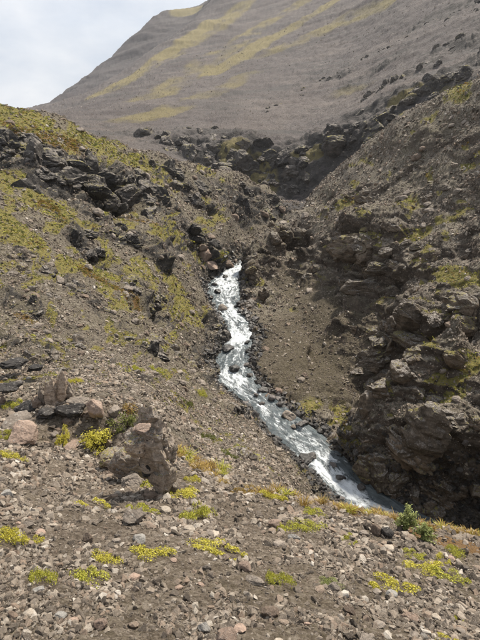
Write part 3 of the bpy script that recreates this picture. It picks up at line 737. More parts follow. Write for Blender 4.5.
# rows of rapids seen in the photograph, by distance
fo = np.interp(ymid, [9, 13, 15, 16.5, 18.5, 20, 21, 23.5, 25.5, 27, 29, 31, 33, 36, 40, 46, 52], [-.5, -.3, .60, .78, .58, .24, .16, .38, .55, .38, .40, .62, .36, .50, .42, .66, .5])
across = np.abs(fl[:, 1]) / (np.repeat(np.linalg.norm((WR - WL)[:, :2], axis=1)[:, None], NW_, 1).ravel() / 2 + 1e-6)
side = fl[:, 1] / (np.repeat(np.linalg.norm((WR - WL)[:, :2], axis=1)[:, None], NW_, 1).ravel() / 2 + 1e-6)
fo = fo - .10 - 0.35 * sstep(.55, 1.05, across) - np.where(ymid < 18, .6 * sstep(.1, .75, side), 0) + .30 * rap + .30 * (ridged(fl * np.array([1.1, 2.4, 1], np.float32) + 3, 3) - .7)
W = WP.reshape(-1, 3).copy(); W[:, 2] += wz * (1 - sstep(.9, 1.2, across))
vid = np.arange(NS_ * NW_).reshape(NS_, NW_)
keep = WP[:, 0, 1] < 55.0; s0k = int(np.argmax(keep)); vid = vid[s0k:]
wf = np.stack([vid[:-1, :-1], vid[1:, :-1], vid[1:, 1:], vid[:-1, 1:]], 2).reshape(-1, 4)
wm = mesh_np('stream', W, wf)
attr(wm, 'foam', fo.astype(np.float32)); attr(wm, 'flow', fl, typ='FLOAT_VECTOR')
link('stream', wm, M_WATER, kind='structure', label='white foaming mountain stream rushing through the gorge')
# ------------------------------------------------------------------ rock and plant shapes
def ico(sub):
    bm = bmesh.new(); bmesh.ops.create_icosphere(bm, subdivisions=sub, radius=1)
    V = np.array([v.co[:] for v in bm.verts], np.float32); F = np.array([[v.index for v in f.verts] for f in bm.faces], np.int32); bm.free()
    return V, F
ICO = {s_: ico(s_) for s_ in (2, 3, 4, 5)}
def rock_mesh(name, seed, sub=3, planes=11, shape=(1, .8, .62), rough=.05, lo=.55, hi=.9, layers=0.0):
    g = np.random.default_rng(seed); V, F = ICO[sub]
    n = g.normal(size=(planes, 3)); n /= np.linalg.norm(n, axis=1)[:, None]; d = g.uniform(lo, hi, planes)
    dots = V @ n.T.astype(np.float32)
    r = np.min(np.where(dots > .05, d[None] / np.maximum(dots, .05), 1.0), axis=1); r = np.minimum(r, 1.0)
    P = V * r[:, None]
    sh = np.array(shape, np.float32) * g.uniform(.88, 1.12, 3)
    P = P * sh
    P = P + V * (rough * fbm(P * 2.2 + seed, 4) + rough * .5 * fbm(P * 6 + seed, 3))[:, None]
    if layers:
        ph = (P[:, 2] + .12 * P[:, 0] + .1 * fbm(P * 1.5 + seed, 2)) * 5; fr = ph - np.floor(ph)
        P[:, :2] *= (1 + layers * (R1[(np.floor(ph).astype(int) * 29 + seed) & 255] - .5) - .06 * (fr < .14))[:, None]
    return mesh_np(name, P, F, smooth=False)
def hull_stone(name, seed):
    g = np.random.default_rng(seed); n = g.normal(size=(15, 3)); n /= np.linalg.norm(n, axis=1)[:, None]
    n *= g.uniform(.72, 1.05, 15)[:, None] * np.array([1.0, g.uniform(.6, .95), g.uniform(.38, .75)])
    bm = bmesh.new()
    for p in n: bm.verts.new(p)
    r_ = bmesh.ops.convex_hull(bm, input=bm.verts)
    bmesh.ops.delete(bm, geom=[v for v in bm.verts if not v.link_faces], context='VERTS')
    bmesh.ops.triangulate(bm, faces=bm.faces[:])
    me = bpy.data.meshes.new(name); bm.to_mesh(me); bm.free(); return me

def leaves(name, centres, normals, size, seed, aspect=.55, flop=.8):
    """a mass of small pointed leaves, one four-sided blade each"""
    g = np.random.default_rng(seed); n = len(centres)
    nr = normals + g.normal(size=(n, 3)) * flop; nr /= np.linalg.norm(nr, axis=1)[:, None]
    t = np.cross(nr, g.normal(size=(n, 3))); t /= np.linalg.norm(t, axis=1)[:, None] + 1e-9
    b = np.cross(nr, t); s_ = (size * g.uniform(.6, 1.35, n))[:, None]
    V = np.stack([centres - t * s_, centres - b * s_ * aspect + nr * s_ * .15, centres + t * s_, centres + b * s_ * aspect + nr * s_ * .15], 1).reshape(-1, 3)
    F = np.arange(4 * n).reshape(n, 4)
    me = mesh_np(name, V, F, smooth=False); attr(me, 'tone', np.repeat(g.random(n), 4).astype(np.float32))
    return me
def cushion_mesh(name, seed, n=420, leaf=.055, h=.42, lobes=5):
    g = np.random.default_rng(seed)
    lc = g.uniform(-.78, .78, (lobes, 2)); lr = g.uniform(.16, .44, lobes); lh = g.uniform(.5, 1, lobes) * h
    k_ = g.integers(0, lobes, n); a = g.uniform(0, 6.283, n); rr = np.sqrt(g.random(n))
    x = lc[k_, 0] + np.cos(a) * rr * lr[k_]; y = lc[k_, 1] + np.sin(a) * rr * lr[k_]
    z = lh[k_] * np.sqrt(np.maximum(0, 1 - rr ** 2)) * g.uniform(.45, 1.08, n)
    nr = np.stack([np.cos(a) * rr, np.sin(a) * rr, .6 + 0 * a], 1)
    return leaves(name, np.stack([x, y, z], 1), nr, leaf, seed)
def tuft_mesh(name, seed, n=90, h=1.0, spread=.55):
    g = np.random.default_rng(seed); V = []; 
    for i in range(n):
        a = g.uniform(0, 6.283); r0 = g.uniform(0, .35); b = np.array([math.cos(a) * r0, math.sin(a) * r0, 0])
        ln = g.uniform(.5, 1) * h; out = g.uniform(.1, spread); d = np.array([math.cos(a), math.sin(a), 0])
        sd_ = np.array([-math.sin(a), math.cos(a), 0]) * .018
        m = b + d * out * .4 * ln + np.array([0, 0, .6 * ln]); e = b + d * out * 1.1 * ln + np.array([0, 0, ln * g.uniform(.75, 1)])
        V += [b - sd_, b + sd_, m + sd_ * .8, m - sd_ * .8, m - sd_ * .8, m + sd_ * .8, e + sd_ * .2, e - sd_ * .2]
    V = np.array(V); me = mesh_np(name, V, np.arange(len(V)).reshape(-1, 4), False)
    attr(me, 'tone', np.repeat(g.random(n), 8).astype(np.float32)); return me
def twigs_mesh(name, paths, r0=.006):
    V, F = [], []
    for pts in paths:
        pts = np.array(pts); st = len(V)
        for i, p in enumerate(pts):
            d = pts[min(i + 1, len(pts) - 1)] - pts[max(i - 1, 0)]; d /= np.linalg.norm(d) + 1e-9
            u = np.cross(d, [.3, .5, .8]); u /= np.linalg.norm(u) + 1e-9; w_ = np.cross(d, u); rad = r0 * (1 - .75 * i / (len(pts) - 1))
            for a in (0, 2.094, 4.189): V.append(p + (u * math.cos(a) + w_ * math.sin(a)) * rad)
        for i in range(len(pts) - 1):
            for a in range(3):
                b_ = (a + 1) % 3; F.append([st + i * 3 + a, st + i * 3 + b_, st + i * 3 + 3 + b_, st + i * 3 + 3 + a])
    me = mesh_np(name, np.array(V), np.array(F), False); attr(me, 'tone', np.full(len(V), .5, np.float32)); return me

BV = make_bvh(DX, DY, DZ, 2)
def place(px, py):
    p, n = hit(px, py, BV); return p, n
def depth(p): return p.y * CP - p.z * SP
def yaw(a): return Euler((0, 0, a))
def sit(o, p, n, size, rz=0.0, tilt=.6, sink=.0):
    """stand o on the ground at p, leaning part of the way to the slope"""
    up = Vector((0, 0, 1)).lerp(n, tilt).normalized()
    q_ = up.to_track_quat('Z', 'Y') @ Euler((0, 0, rz)).to_quaternion()
    o.rotation_mode = 'QUATERNION'; o.rotation_quaternion = q_
    o.location = p - up * sink; o.scale = size if isinstance(size, (tuple, list)) else (size,) * 3
def thing(name, label, cat, group=None, me=None, mat=None):
    o = link(name, me, mat) if me is not None else link(name, None)
    o['label'] = label; o['category'] = cat
    if group: o['group'] = group
    return o
def with_mat(me, mat):
    c = me.copy(); c.materials.clear(); c.materials.append(mat); return c

# ------------------------------------------------------------------ words for where a repeat lies
LM_NEAR = [(24, 430, 'the pinkish wedge boulder'), (97, 435, 'the bright yellow bush'), (150, 450, 'the split outcrop'), (134, 514, 'the wide grey slab'), (35, 539, 'the small yellow left cushion'), (5, 537, 'the left edge cushion'),
 (88, 573, 'the spreading lime cushion'), (41, 577, 'the dry-stemmed tuft'), (150, 553, 'the yellow strip'), (196, 512, 'the tall yellow-green clump'), (217, 550, 'the long yellow strip'), (273, 496, 'the central crest cushion'),
 (289, 526, 'the lime cushion mid scree'), (281, 580, 'the lone narrow tuft'), (311, 519, 'the two lime cushions'), (350, 540, 'the small lone lime cushion'), (395, 583, 'the wide yellow cushion'), (440, 575, 'the yellow band at right'),
 (328, 580, 'the dark green mat'), (408, 525, 'the willow'), (384, 530, 'the dark crest boulder'), (457, 551, 'the lime crest tuft'), (225, 634, 'the reddish stone at the bottom'), (366, 638, 'the broad slab at the bottom'),
 (101, 622, 'the upright pinkish stone'), (60, 616, 'the pale flat stone at lower left'), (270, 610, 'the brown block'), (450, 638, 'the cushion at the bottom edge'), (10, 630, 'the bottom left corner'), (195, 466, 'the orange grass patch'), (160, 600, 'the bare lower scree'), (320, 615, 'the bare lower right scree')]
LM_STREAM = [(222, 305, 'the lone grey boulder in the far rapids'), (221, 340, 'the dark left rock wall'), (250, 300, 'the undercut cliff'), (305, 458, 'the broadest bar boulder'), (289, 412, 'the large grey bank boulder'), (234, 366, 'the low boulder splitting the water'),
 (310, 488, 'the lower end of the stony bar'), (362, 492, 'the near outcrop'), (264, 394, 'the foot of the brown fan'), (330, 440, 'the mossy right bank'), (228, 282, 'the first visible rapids')]
LM_HILL = [(20, 140, 'the crag at the left hilltop'), (80, 178, 'the dark cliff band'), (138, 185, 'the dark crag'), (188, 186, 'the broken ribs'), (245, 195, 'the far spur end'), (88, 244, 'the dark hole'), (135, 240, 'the rock knobs'), (148, 296, 'the black outcrop'), (75, 290, 'the pale slanting rib'),
 (35, 312, 'the flat ledges'), (138, 345, 'the ledges above the outcrop'), (218, 345, 'the left bank wall'), (240, 415, 'the bank rocks above the bar'), (205, 245, 'the boulders at the bend'), (250, 265, 'the rock nose'), (254, 302, 'the undercut cliff'), (290, 235, 'the cave mouth'), (316, 270, 'the rib beside the fan'),
 (350, 250, 'the large jagged crag'), (380, 365, 'the tall face by the fan'), (412, 330, 'the dark columns'), (468, 308, 'the right edge cliff'), (420, 425, 'the near outcrop'), (440, 248, 'the knobbly rocks'), (358, 200, 'the upper rock step'), (440, 178, 'the high scattered rocks'), (300, 340, 'the middle of the brown fan'),
 (100, 390, 'the yellow bush'), (50, 380, 'the rock pillars'), (440, 110, 'the skyline of the right spur'), (60, 125, 'the green hilltop'), (20, 250, 'the mossy strip at left'), (180, 400, 'the slope behind the outcrop'), (190, 300, 'the mossy bank above the stream')]
def where(p, marks):
    px, py = pix(p[0], p[1], p[2])
    m_ = min(marks, key=lambda a: (a[0] - px) ** 2 + (a[1] - py) ** 2)
    dx, dy = px - m_[0], py - m_[1]
    d_ = ('right of' if dx > 0 else 'left of') if abs(dx) > abs(dy) else ('below' if dy > 0 else 'above')
    return ('close ' if math.hypot(dx, dy) < 16 else 'well ' if math.hypot(dx, dy) > 32 else '') + d_ + ' ' + m_[2]
USED = {}
def unique(lab, alts):
    for a_ in [''] + alts:
        l_ = (a_ + ' ' + lab).strip()
        if l_ not in USED: USED[l_] = 1; return l_
    return lab

# ------------------------------------------------------------------ named rocks of the near slope (picture place of the foot, width, height in picture px)
BOULD = [rock_mesh('boulder', 200 + i, 4, 10 + i % 5, (1, .8, .7), .05) for i in range(10)]
SLAB = [rock_mesh('slab', 300 + i, 4, 12, (1, .75, .34), .035, .5, .8, .12) for i in range(5)]
_cache = {}
def mated(kind, i, mat):
    key = (kind, i, mat.name)
    if key not in _cache: _cache[key] = with_mat((BOULD if kind == 'b' else SLAB)[i], mat)
    return _cache[key]
ROCKS = [  # px, py(foot), w, h, kind, variant, material, name, label
 (24, 441, 40, 28, 'b', 1, M_PINK, 'boulder', 'large wedge-shaped pinkish boulder near the left edge'),
 (16, 424, 44, 13, 's', 0, M_GREY, 'flat_rock', 'flat grey slab leaning on top of the pinkish wedge boulder'),
 (36, 408, 11, 16, 'b', 2, M_PALE, 'boulder', 'small white pointed rock under the upright pillars'),
 (97, 414, 19, 28, 'b', 3, M_PINK, 'boulder', 'upright rounded pinkish boulder above the yellow bush'),
 (113, 414, 16, 12, 'b', 4, M_GREY, 'boulder', 'small grey boulder right of the upright pinkish boulder'),
 (71, 447, 22, 7, 's', 1, M_PINK, 'flat_rock', 'thin flat pinkish slab lying left of the yellow bush'),
 (54, 436, 11, 7, 's', 2, M_GREY, 'flat_rock', 'little pale grey slab below the dark ledge'),
 (3, 402, 9, 8, 'b', 5, M_PINK, 'boulder', 'small round pink stone at the left edge by the ledge'),
 (134, 522, 32, 18, 's', 3, M_GREY, 'flat_rock', 'wide dark grey slab below the yellow patch under the outcrop'),
 (225, 642, 24, 20, 'b', 6, M_PINK, 'boulder', 'large reddish brown stone cut by the bottom edge'),
 (204, 630, 15, 11, 'b', 7, M_PALE, 'boulder', 'pale stone just left of the reddish stone at the bottom'),
 (270, 616, 18, 12, 'b', 8, M_BROWN, 'boulder', 'brown block on the scree below the lone yellow tuft'),
 (366, 643, 26, 12, 's', 4, M_GREY, 'flat_rock', 'broad grey slab at the bottom edge on the right'),
 (411, 620, 24, 9, 's', 0, M_PINK, 'flat_rock', 'flat pinkish slab low on the right scree'),
 (386, 535, 15, 11, 'b', 9, M_DARK, 'boulder', 'dark round boulder on the crest beside the willow'),
 (376, 533, 12, 11, 'b', 0, M_BROWN, 'boulder', 'reddish brown stone touching the dark boulder on the crest'),
 (245, 569, 15, 11, 'b', 1, M_PINK, 'boulder', 'pinkish stone under the end of the long yellow strip'),
 (255, 583, 22, 9, 's', 1, M_GREY, 'flat_rock', 'narrow grey slab below the pinkish stone mid scree'),
 (349, 612, 15, 10, 'b', 2, M_BROWN, 'boulder', 'brown angular stone on the lower right scree'),
 (60, 619, 15, 9, 's', 2, M_PALE, 'flat_rock', 'pale flat stone low on the left scree'),
 (39, 592, 13, 8, 'b', 3, M_PALE, 'boulder', 'whitish stone below the tuft with dry stems'),
 (101, 628, 15, 14, 'b', 4, M_PINK, 'boulder', 'upright pinkish brown stone near the bottom left'),
 (88, 541, 14, 12, 'b', 5, M_BROWN, 'boulder', 'dark brown stone above the lime leafed cushion'),
 (28, 527, 16, 8, 's', 3, M_GREY, 'flat_rock', 'dark slab above the left edge cushion'),
 (7, 496, 16, 9, 's', 4, M_PALE, 'flat_rock', 'pale grey slab at the left edge on the upper scree'),
 (140, 541, 16, 10, 'b', 6, M_PALE, 'boulder', 'pale block above the yellow cushion strip'),
 (333, 590, 14, 12, 'b', 7, M_GREY, 'boulder', 'grey stone right of the dark green mat'),
 (294, 540, 14, 8, 's', 1, M_PALE, 'flat_rock', 'pale slab below the lime cushion mid scree'),
 (275, 527, 14, 10, 'b', 8, M_PINK, 'boulder', 'pinkish boulder left of the lime cushion mid scree'),
 (392, 596, 14, 7, 's', 2, M_PALE, 'flat_rock', 'light stone pressed under the wide yellow cushion'),
]
for i, (px, py, w_, h_, kd, vr, mt, nm, lab) in enumerate(ROCKS):
    p, n = place(px, py)
    if p is None: continue
    sz = w_ / FPX * depth(p) / 2
    me = mated(kd, vr, mt)
    base_h = .7 if kd == 'b' else .34
    zsc = sz * max(.5, min(2.2, (h_ / w_) / base_h / .95))
    o = thing(nm, lab, 'rock', 'larger rocks on the near slope', me)
    sit(o, p, n, (sz, sz, zsc), (i * 1.7) % 1.2 - .6, .35, -zsc * base_h * .55)

# ------------------------------------------------------------------ rock blocks
def crag_mesh(name, seed, sub=5, shape=(1, .8, .75), bedded=.10, cell=.55, amp=.13):
    g = np.random.default_rng(seed); V, F = ICO[sub]; m_ = 16
    n = g.normal(size=(m_, 3)) * [1, 1, .8]; n /= np.linalg.norm(n, axis=1)[:, None]; d = g.uniform(.52, .86, m_)
    dots = V @ n.T.astype(np.float32)
    r = np.minimum(np.min(np.where(dots > .05, d[None] / np.maximum(dots, .05), 1.0), axis=1), 1.0)
    P = V * r[:, None] * np.array(shape, np.float32)
    f1, f2, h, o, h2, o2 = worley(P / cell * np.array([1, 1, 1.25], np.float32) + seed * 1.37)
    w2 = .5 * (1 - sstep(0, .10, f2 - f1)); vv = lambda a, b_: (R1[a] - .5) * .9 + np.einsum('ij,ij->i', b_, T3[(a * 7 + 13) & 255]) * .7
    P = P + V * (amp * (vv(h, o) * (1 - w2) + vv(h2, o2) * w2) - .06 * (1 - sstep(0, .09, f2 - f1)))[:, None]
    ph = (P[:, 2] + .15 * P[:, 0] + .06 * fbm(P * 2 + seed, 2)) * 3.4; fr = ph - np.floor(ph)
    P[:, :2] *= (1 + bedded * (R1[(np.floor(ph).astype(int) * 29 + seed) & 255] - .5) - .05 * (fr < .10))[:, None]
    P = P + V * (.02 * fbm(P * 6 + seed, 3))[:, None]
    return mesh_np(name, P, F, smooth=False)

# ------------------------------------------------------------------ the split outcrop and the pillar ledge: things made of blocks
_outm = {}
def OUTM(mt, k_, tall=False):
    key = (mt.name, k_ % 7, tall)
    if key not in _outm:
        if ('', k_ % 7, tall) not in _outm: _outm[('', k_ % 7, tall)] = crag_mesh('block', 1500 + k_ % 7, 4, (.5, .45, .95) if tall else (1, .85, .95))
        _outm[key] = with_mat(_outm[('', k_ % 7, tall)], mt)
    return _outm[key]
def outcrop(name, label, blocks, seed):
    p0, n0 = place(*blocks[0][:2])
    root = thing(name, label, 'rock outcrop')
    root.location = p0
    for i, (px, py, w_, h_, dy, mt, lay, nm) in enumerate(blocks):
        q_, n_ = place(px, py)
        base = p0 + Vector((0, 0, 0))
        d = Vector(ray(px, py)); yy = p0.y + dy
        c = d * (yy / d.y) if lay or q_ is None else q_ + Vector((0, dy, 0)) - Vector((0, 0, .22 * h_ / FPX * depth(q_)))
        dep = c.y * CP - c.z * SP
        sz = w_ / FPX * dep / 2; hz = h_ / FPX * dep / 2 * 1.05
        o = link(nm, OUTM(mt, seed + i, h_ > 1.6 * w_) if nm != 'core' else with_mat(crag_mesh('core', seed + i, 5, (.62, .55, .95) if h_ > 1.6 * w_ else (1, .85, .95), .06, .40, .16), mt), None, root)
        o.location = Vector((c.x, c.y, c.z + hz)) - p0
        o.rotation_euler = (random.uniform(-.12, .12), random.uniform(-.15, .15), random.uniform(-.5, .5))
        tw = (1.65 if nm == 'core' else 2.0) if h_ > 1.6 * w_ else 1.0
        o.scale = (sz * 1.12 * tw, sz * .95 * tw, hz * 1.15)
    return root
outcrop('split_outcrop', 'jagged split outcrop with a hollow painted dark above the near scree', [
 (161, 497, 34, 64, .18, M_OUT, 0, 'core'), (154, 456, 42, 46, .26, M_OUT, 1, 'core'), (166, 478, 26, 52, .34, M_OUT, 1, 'core'), (150, 424, 26, 20, .30, M_OUT, 1, 'core'), (130, 480, 44, 36, .05, M_OUT, 0, 'core'), (113, 466, 34, 20, .05, M_OUT, 0, 'core'), (138, 456, 34, 30, .22, M_OUT, 1, 'core'),
 (133, 487, 24, 20, -.06, M_GREY, 0, 'block'), (122, 470, 24, 9, -.1, M_GREY, 0, 'slab'), (111, 473, 22, 9, -.1, M_BROWN, 0, 'slab'),
 (142, 432, 22, 8, .02, M_PINK, 1, 'slab'), (148, 480, 14, 28, .17, M_DARK, 1, 'block'), (150, 497, 18, 12, -.05, M_BROWN, 0, 'block'), (174, 492, 14, 16, .0, M_GREY, 0, 'block'),  # the dark block's colour paints in the shade of the hollow
 (119, 460, 14, 10, .0, M_PINK, 0, 'block'), (105, 458, 12, 9, .0, M_BROWN, 0, 'block'), (140, 497, 12, 8, -.1, M_GREY, 0, 'block')], 900)
outcrop('pillar_outcrop', 'pale broken rock slabs standing on edge on the dark ledge at left', [
 (52, 406, 15, 38, .05, M_OUT, 0, 'slab'), (44, 406, 13, 28, .0, M_GREY, 0, 'slab'), (60, 404, 14, 40, .1, M_OUT, 0, 'slab'), (67, 402, 12, 26, .1, M_GREY, 0, 'slab'),
 (37, 408, 16, 14, .0, M_BROWN, 0, 'block'), (50, 412, 18, 11, -.05, M_GREY, 0, 'block'), (62, 411, 14, 9, -.05, M_PINK, 0, 'block')], 940)
outcrop('dark_ledge', 'low dark layered ledge between the pillars and the pinkish boulder', [
 (72, 417, 30, 14, .0, M_DARK, .12, 'block'), (92, 420, 24, 12, .05, M_BROWN, .12, 'block'), (48, 420, 28, 13, .0, M_DARK, .12, 'block'), (28, 414, 26, 12, .3, M_DARK, .12, 'block'), (80, 406, 26, 9, .25, M_GREY, .12, 'slab'),
 (68, 426, 16, 9, -.1, M_BROWN, .1, 'block'), (112, 428, 22, 12, .1, M_DARK, .1, 'block'), (10, 392, 30, 10, .8, M_DARK, .14, 'slab'), (14, 368, 34, 9, 2.4, M_DARK, .14, 'slab'), (36, 372, 22, 8, 2.2, M_DARK, .14, 'slab')], 960)

# crag blocks
CRAGM = [crag_mesh('rock_block', 1200 + k_, 5 if k_ < 5 else 4, ((1, .8, .75), (1, .7, .5), (.8, .8, 1.1))[k_ % 3]) for k_ in range(10)]
CRAGMM = {m_.name: [with_mat(c_, m_) for c_ in CRAGM] for m_ in (M_CRAG_L, M_CRAG_R, M_CRAG_F, M_CRAG_N)}
CRAGS = [
 ('long diagonal rib of grey rock running down from the left edge', M_CRAG_N, .35, 16, (.22, .6), [(0, 262), (60, 300), (118, 345)]),
 ('short diagonal rock rib above the rock slabs at left', M_CRAG_N, .3, 12, (.18, .5), [(0, 332), (40, 352), (78, 372)]),
 ('broken diagonal rib behind the bright yellow bush', M_CRAG_N, .35, 14, (.2, .5), [(62, 332), (110, 362), (150, 384)]),
 ('rib of rock dropping to the stream behind the outcrop', M_CRAG_N, .5, 14, (.3, .75), [(150, 330), (188, 360), (205, 386)]),
 ('low rock steps on the bank right of the outcrop', M_CRAG_N, .35, 12, (.2, .5), [(180, 412), (228, 448), (262, 466)]),
 ('grey rock band under the mossy strip at left', M_CRAG_N, .5, 12, (.3, .7), [(10, 248), (45, 272), (80, 292)]),
 # label, material, half width m, blocks, block size m, places
 ('dark crag band under the green hilltop at the left edge', M_CRAG_L, 1.4, 22, (.9, 2.1), [(0, 138), (22, 146), (45, 158)]),
 ('dark cliff band below the middle of the left hilltop', M_CRAG_L, 1.7, 26, (.9, 2.4), [(50, 162), (80, 178), (112, 188)]),
 ('dark crag where the left hill begins to drop', M_CRAG_L, 1.7, 22, (.9, 2.4), [(112, 186), (138, 182), (165, 200)]),
 ('broken rock ribs on the tail of the left hill', M_CRAG_L, 1.8, 16, (.8, 2.2), [(160, 165), (185, 188), (210, 200)]),
 ('grey rock steps at the far end of the left spur', M_CRAG_L, 2.2, 16, (1.0, 2.4), [(215, 185), (245, 195), (275, 205)]),
 ('small crag with a dark hole on the left hillside', M_CRAG_L, .9, 9, (.5, 1.1), [(74, 232), (88, 244), (100, 258)]),
 ('scattered rock knobs in the middle of the left hillside', M_CRAG_L, 1.3, 10, (.5, 1.2), [(100, 222), (135, 238), (162, 256)]),
 ('black outcrop on the lower left hillside above the stream', M_CRAG_L, .9, 11, (.45, 1.1), [(126, 280), (148, 296), (163, 314)]),
 ('pale slanting rock rib on the near left hillside', M_CRAG_L, .45, 8, (.25, .6), [(40, 268), (75, 286), (112, 316)]),
 ('flat grey ledges at mid height by the left edge', M_CRAG_L, .4, 7, (.2, .5), [(10, 302), (35, 312), (60, 326)]),
 ('rock ledges left of the stream above the outcrop', M_CRAG_L, .45, 7, (.25, .55), [(112, 338), (138, 345), (160, 352)]),
 ('dark rock wall on the left bank of the stream', M_CRAG_L, .7, 10, (.4, 1.0), [(212, 322), (221, 338), (217, 356), (209, 372)]),
 ('low rocks on the left bank above the stony bar', M_CRAG_L, .5, 6, (.3, .65), [(236, 405), (250, 425)]),
 ('brown crag above the pinkish boulders at the bend', M_CRAG_L, 1.2, 8, (.6, 1.3), [(190, 232), (205, 240), (214, 252)]),
 ('upright rock nose where the stream comes into sight', M_CRAG_R, 1.0, 12, (.7, 1.5), [(245, 258), (250, 275), (262, 268)]),
 ('dark undercut cliff below the grassy ledge by the stream', M_CRAG_R, .9, 11, (.6, 1.2), [(238, 300), (254, 303), (268, 297)]),
 ('dark rocks at the right bank beside the rapids', M_CRAG_R, .7, 8, (.35, .8), [(256, 328), (252, 345), (250, 360)]),
 ('rock roof around the cave mouth on the right spur', M_CRAG_R, 1.2, 9, (.7, 1.4), [(276, 235), (290, 231), (303, 240)]),
 ('crag rib between the cave and the brown fan', M_CRAG_R, 1.2, 10, (.6, 1.4), [(303, 256), (316, 270), (324, 282)]),
 ('large jagged crag above the brown scree fan', M_CRAG_R, 2.0, 22, (.8, 2.1), [(328, 250), (350, 240), (375, 246), (372, 275), (345, 278)]),
 ('tall rock face right of the brown scree fan', M_CRAG_R, 1.5, 18, (.7, 1.7), [(362, 345), (380, 355), (372, 385), (395, 370)]),
 ('cliff of dark columns in the middle of the right wall', M_CRAG_R, 1.5, 16, (.7, 1.6), [(400, 315), (420, 330), (412, 360)]),
 ('broken cliff at the right edge above the near outcrop', M_CRAG_R, 1.5, 14, (.7, 1.6), [(445, 320), (468, 305), (490, 318)]),
 ('rounded near outcrop overhanging the dark pool', M_CRAG_R, 1.3, 24, (.6, 1.5), [(368, 462), (385, 448), (410, 430), (440, 410), (475, 385)]),
 ('shadowed rock face under the near outcrop', M_CRAG_R, 1.2, 18, (.5, 1.3), [(385, 490), (415, 492), (445, 495), (485, 498)]),
 ('knobbly rocks below the upper right slope', M_CRAG_R, 1.4, 9, (.5, 1.3), [(405, 255), (435, 250), (480, 238)]),
 ('rock step on the right slope above the large crag', M_CRAG_R, 1.4, 10, (.6, 1.5), [(330, 205), (358, 198), (388, 200)]),
 ('scattered rocks high on the right slope', M_CRAG_R, 1.6, 7, (.4, .9), [(400, 165), (440, 180), (480, 185)]),
 ('dark cliffs at the foot of the mountain behind the left hill', M_CRAG_F, 5.0, 20, (2.0, 5.5), [(145, 134), (185, 142), (225, 152)]),
 ('jagged cliffs at the head of the gorge', M_CRAG_F, 6.0, 24, (2.2, 6.0), [(238, 148), (262, 165), (300, 182)]),
 ('broken cliff line behind the right spur', M_CRAG_F, 5.0, 22, (2.0, 5.0), [(305, 155), (345, 138), (388, 114)]),
 ('rock steps climbing right along the mountain foot', M_CRAG_F, 4.0, 16, (1.5, 4.0), [(390, 105), (430, 85), (472, 62)]),
 ('thin rock ledges high on the right of the mountain', M_CRAG_F, 3.5, 10, (1.2, 3.0), [(415, 72), (450, 48), (482, 36)]),
 ('thin dark ledge in the middle of the mountain scree', M_CRAG_F, 1.6, 12, (.8, 2.2), [(298, 90), (322, 80), (346, 72)]),
 ('low dark ledge below the middle of the mountain scree', M_CRAG_F, 1.6, 12, (.8, 2.0), [(262, 112), (285, 102), (312, 92)]),
 ('long broken ledge on the right half of the mountain', M_CRAG_F, 2.0, 14, (.9, 2.6), [(350, 64), (378, 52), (408, 36)]),
 ('rocky step between the mountain ledges and the right spur', M_CRAG_F, 2.0, 14, (.9, 2.6), [(368, 96), (396, 80), (424, 62)]),
 ('shaded rocks at the bottom of the gorge head', M_CRAG_F, 2.2, 16, (.8, 2.6), [(272, 178), (288, 186), (304, 188)]),
 ('rock ledge near the upper right corner', M_CRAG_F, 5.0, 9, (1.5, 4.0), [(425, 24), (455, 12), (482, 2)]),
]
for ci_, (lab, mt, hw, nb, (s0_, s1_), pts) in enumerate(CRAGS):
    g = np.random.default_rng(3000 + ci_)
    root = None
    for k_ in range(nb):
        t = g.uniform(0, len(pts) - 1.001); a = int(t); f_ = t - a
        px = pts[a][0] * (1 - f_) + pts[a + 1][0] * f_; py = pts[a][1] * (1 - f_) + pts[a + 1][1] * f_
        p, n = place(px, py)
        if p is None: continue
        spread = hw / depth(p) * FPX
        p2, n2 = place(px + g.normal() * spread * .5, py + g.normal() * spread * .4)
        if p2 is None or (p2 - p).length > hw * 3.5: p2, n2 = p, n
        if root is None:
            root = thing('crag', lab, 'crag', 'crags in the gorge'); root.location = p2
        s_ = s0_ * (s1_ / s0_) ** (g.random() ** 1.4)
        o = link('rock_block', CRAGMM[mt.name][(ci_ * 3 + k_) % 10], None, root)
        ax = Vector((0, 0, 1)).lerp(n2, .25).normalized()
        o.rotation_mode = 'QUATERNION'
        o.rotation_quaternion = Euler((g.normal() * .22, g.normal() * .22, 0)).to_quaternion() @ ax.to_track_quat('Z', 'Y') @ Euler((0, 0, g.uniform(0, 6.28))).to_quaternion()
        o.scale = (s_ * g.uniform(.8, 1.25), s_ * g.uniform(.7, 1.0), s_ * g.uniform(.55, 1.0))
        o.location = p2 - n2 * s_ * .32 - root.location

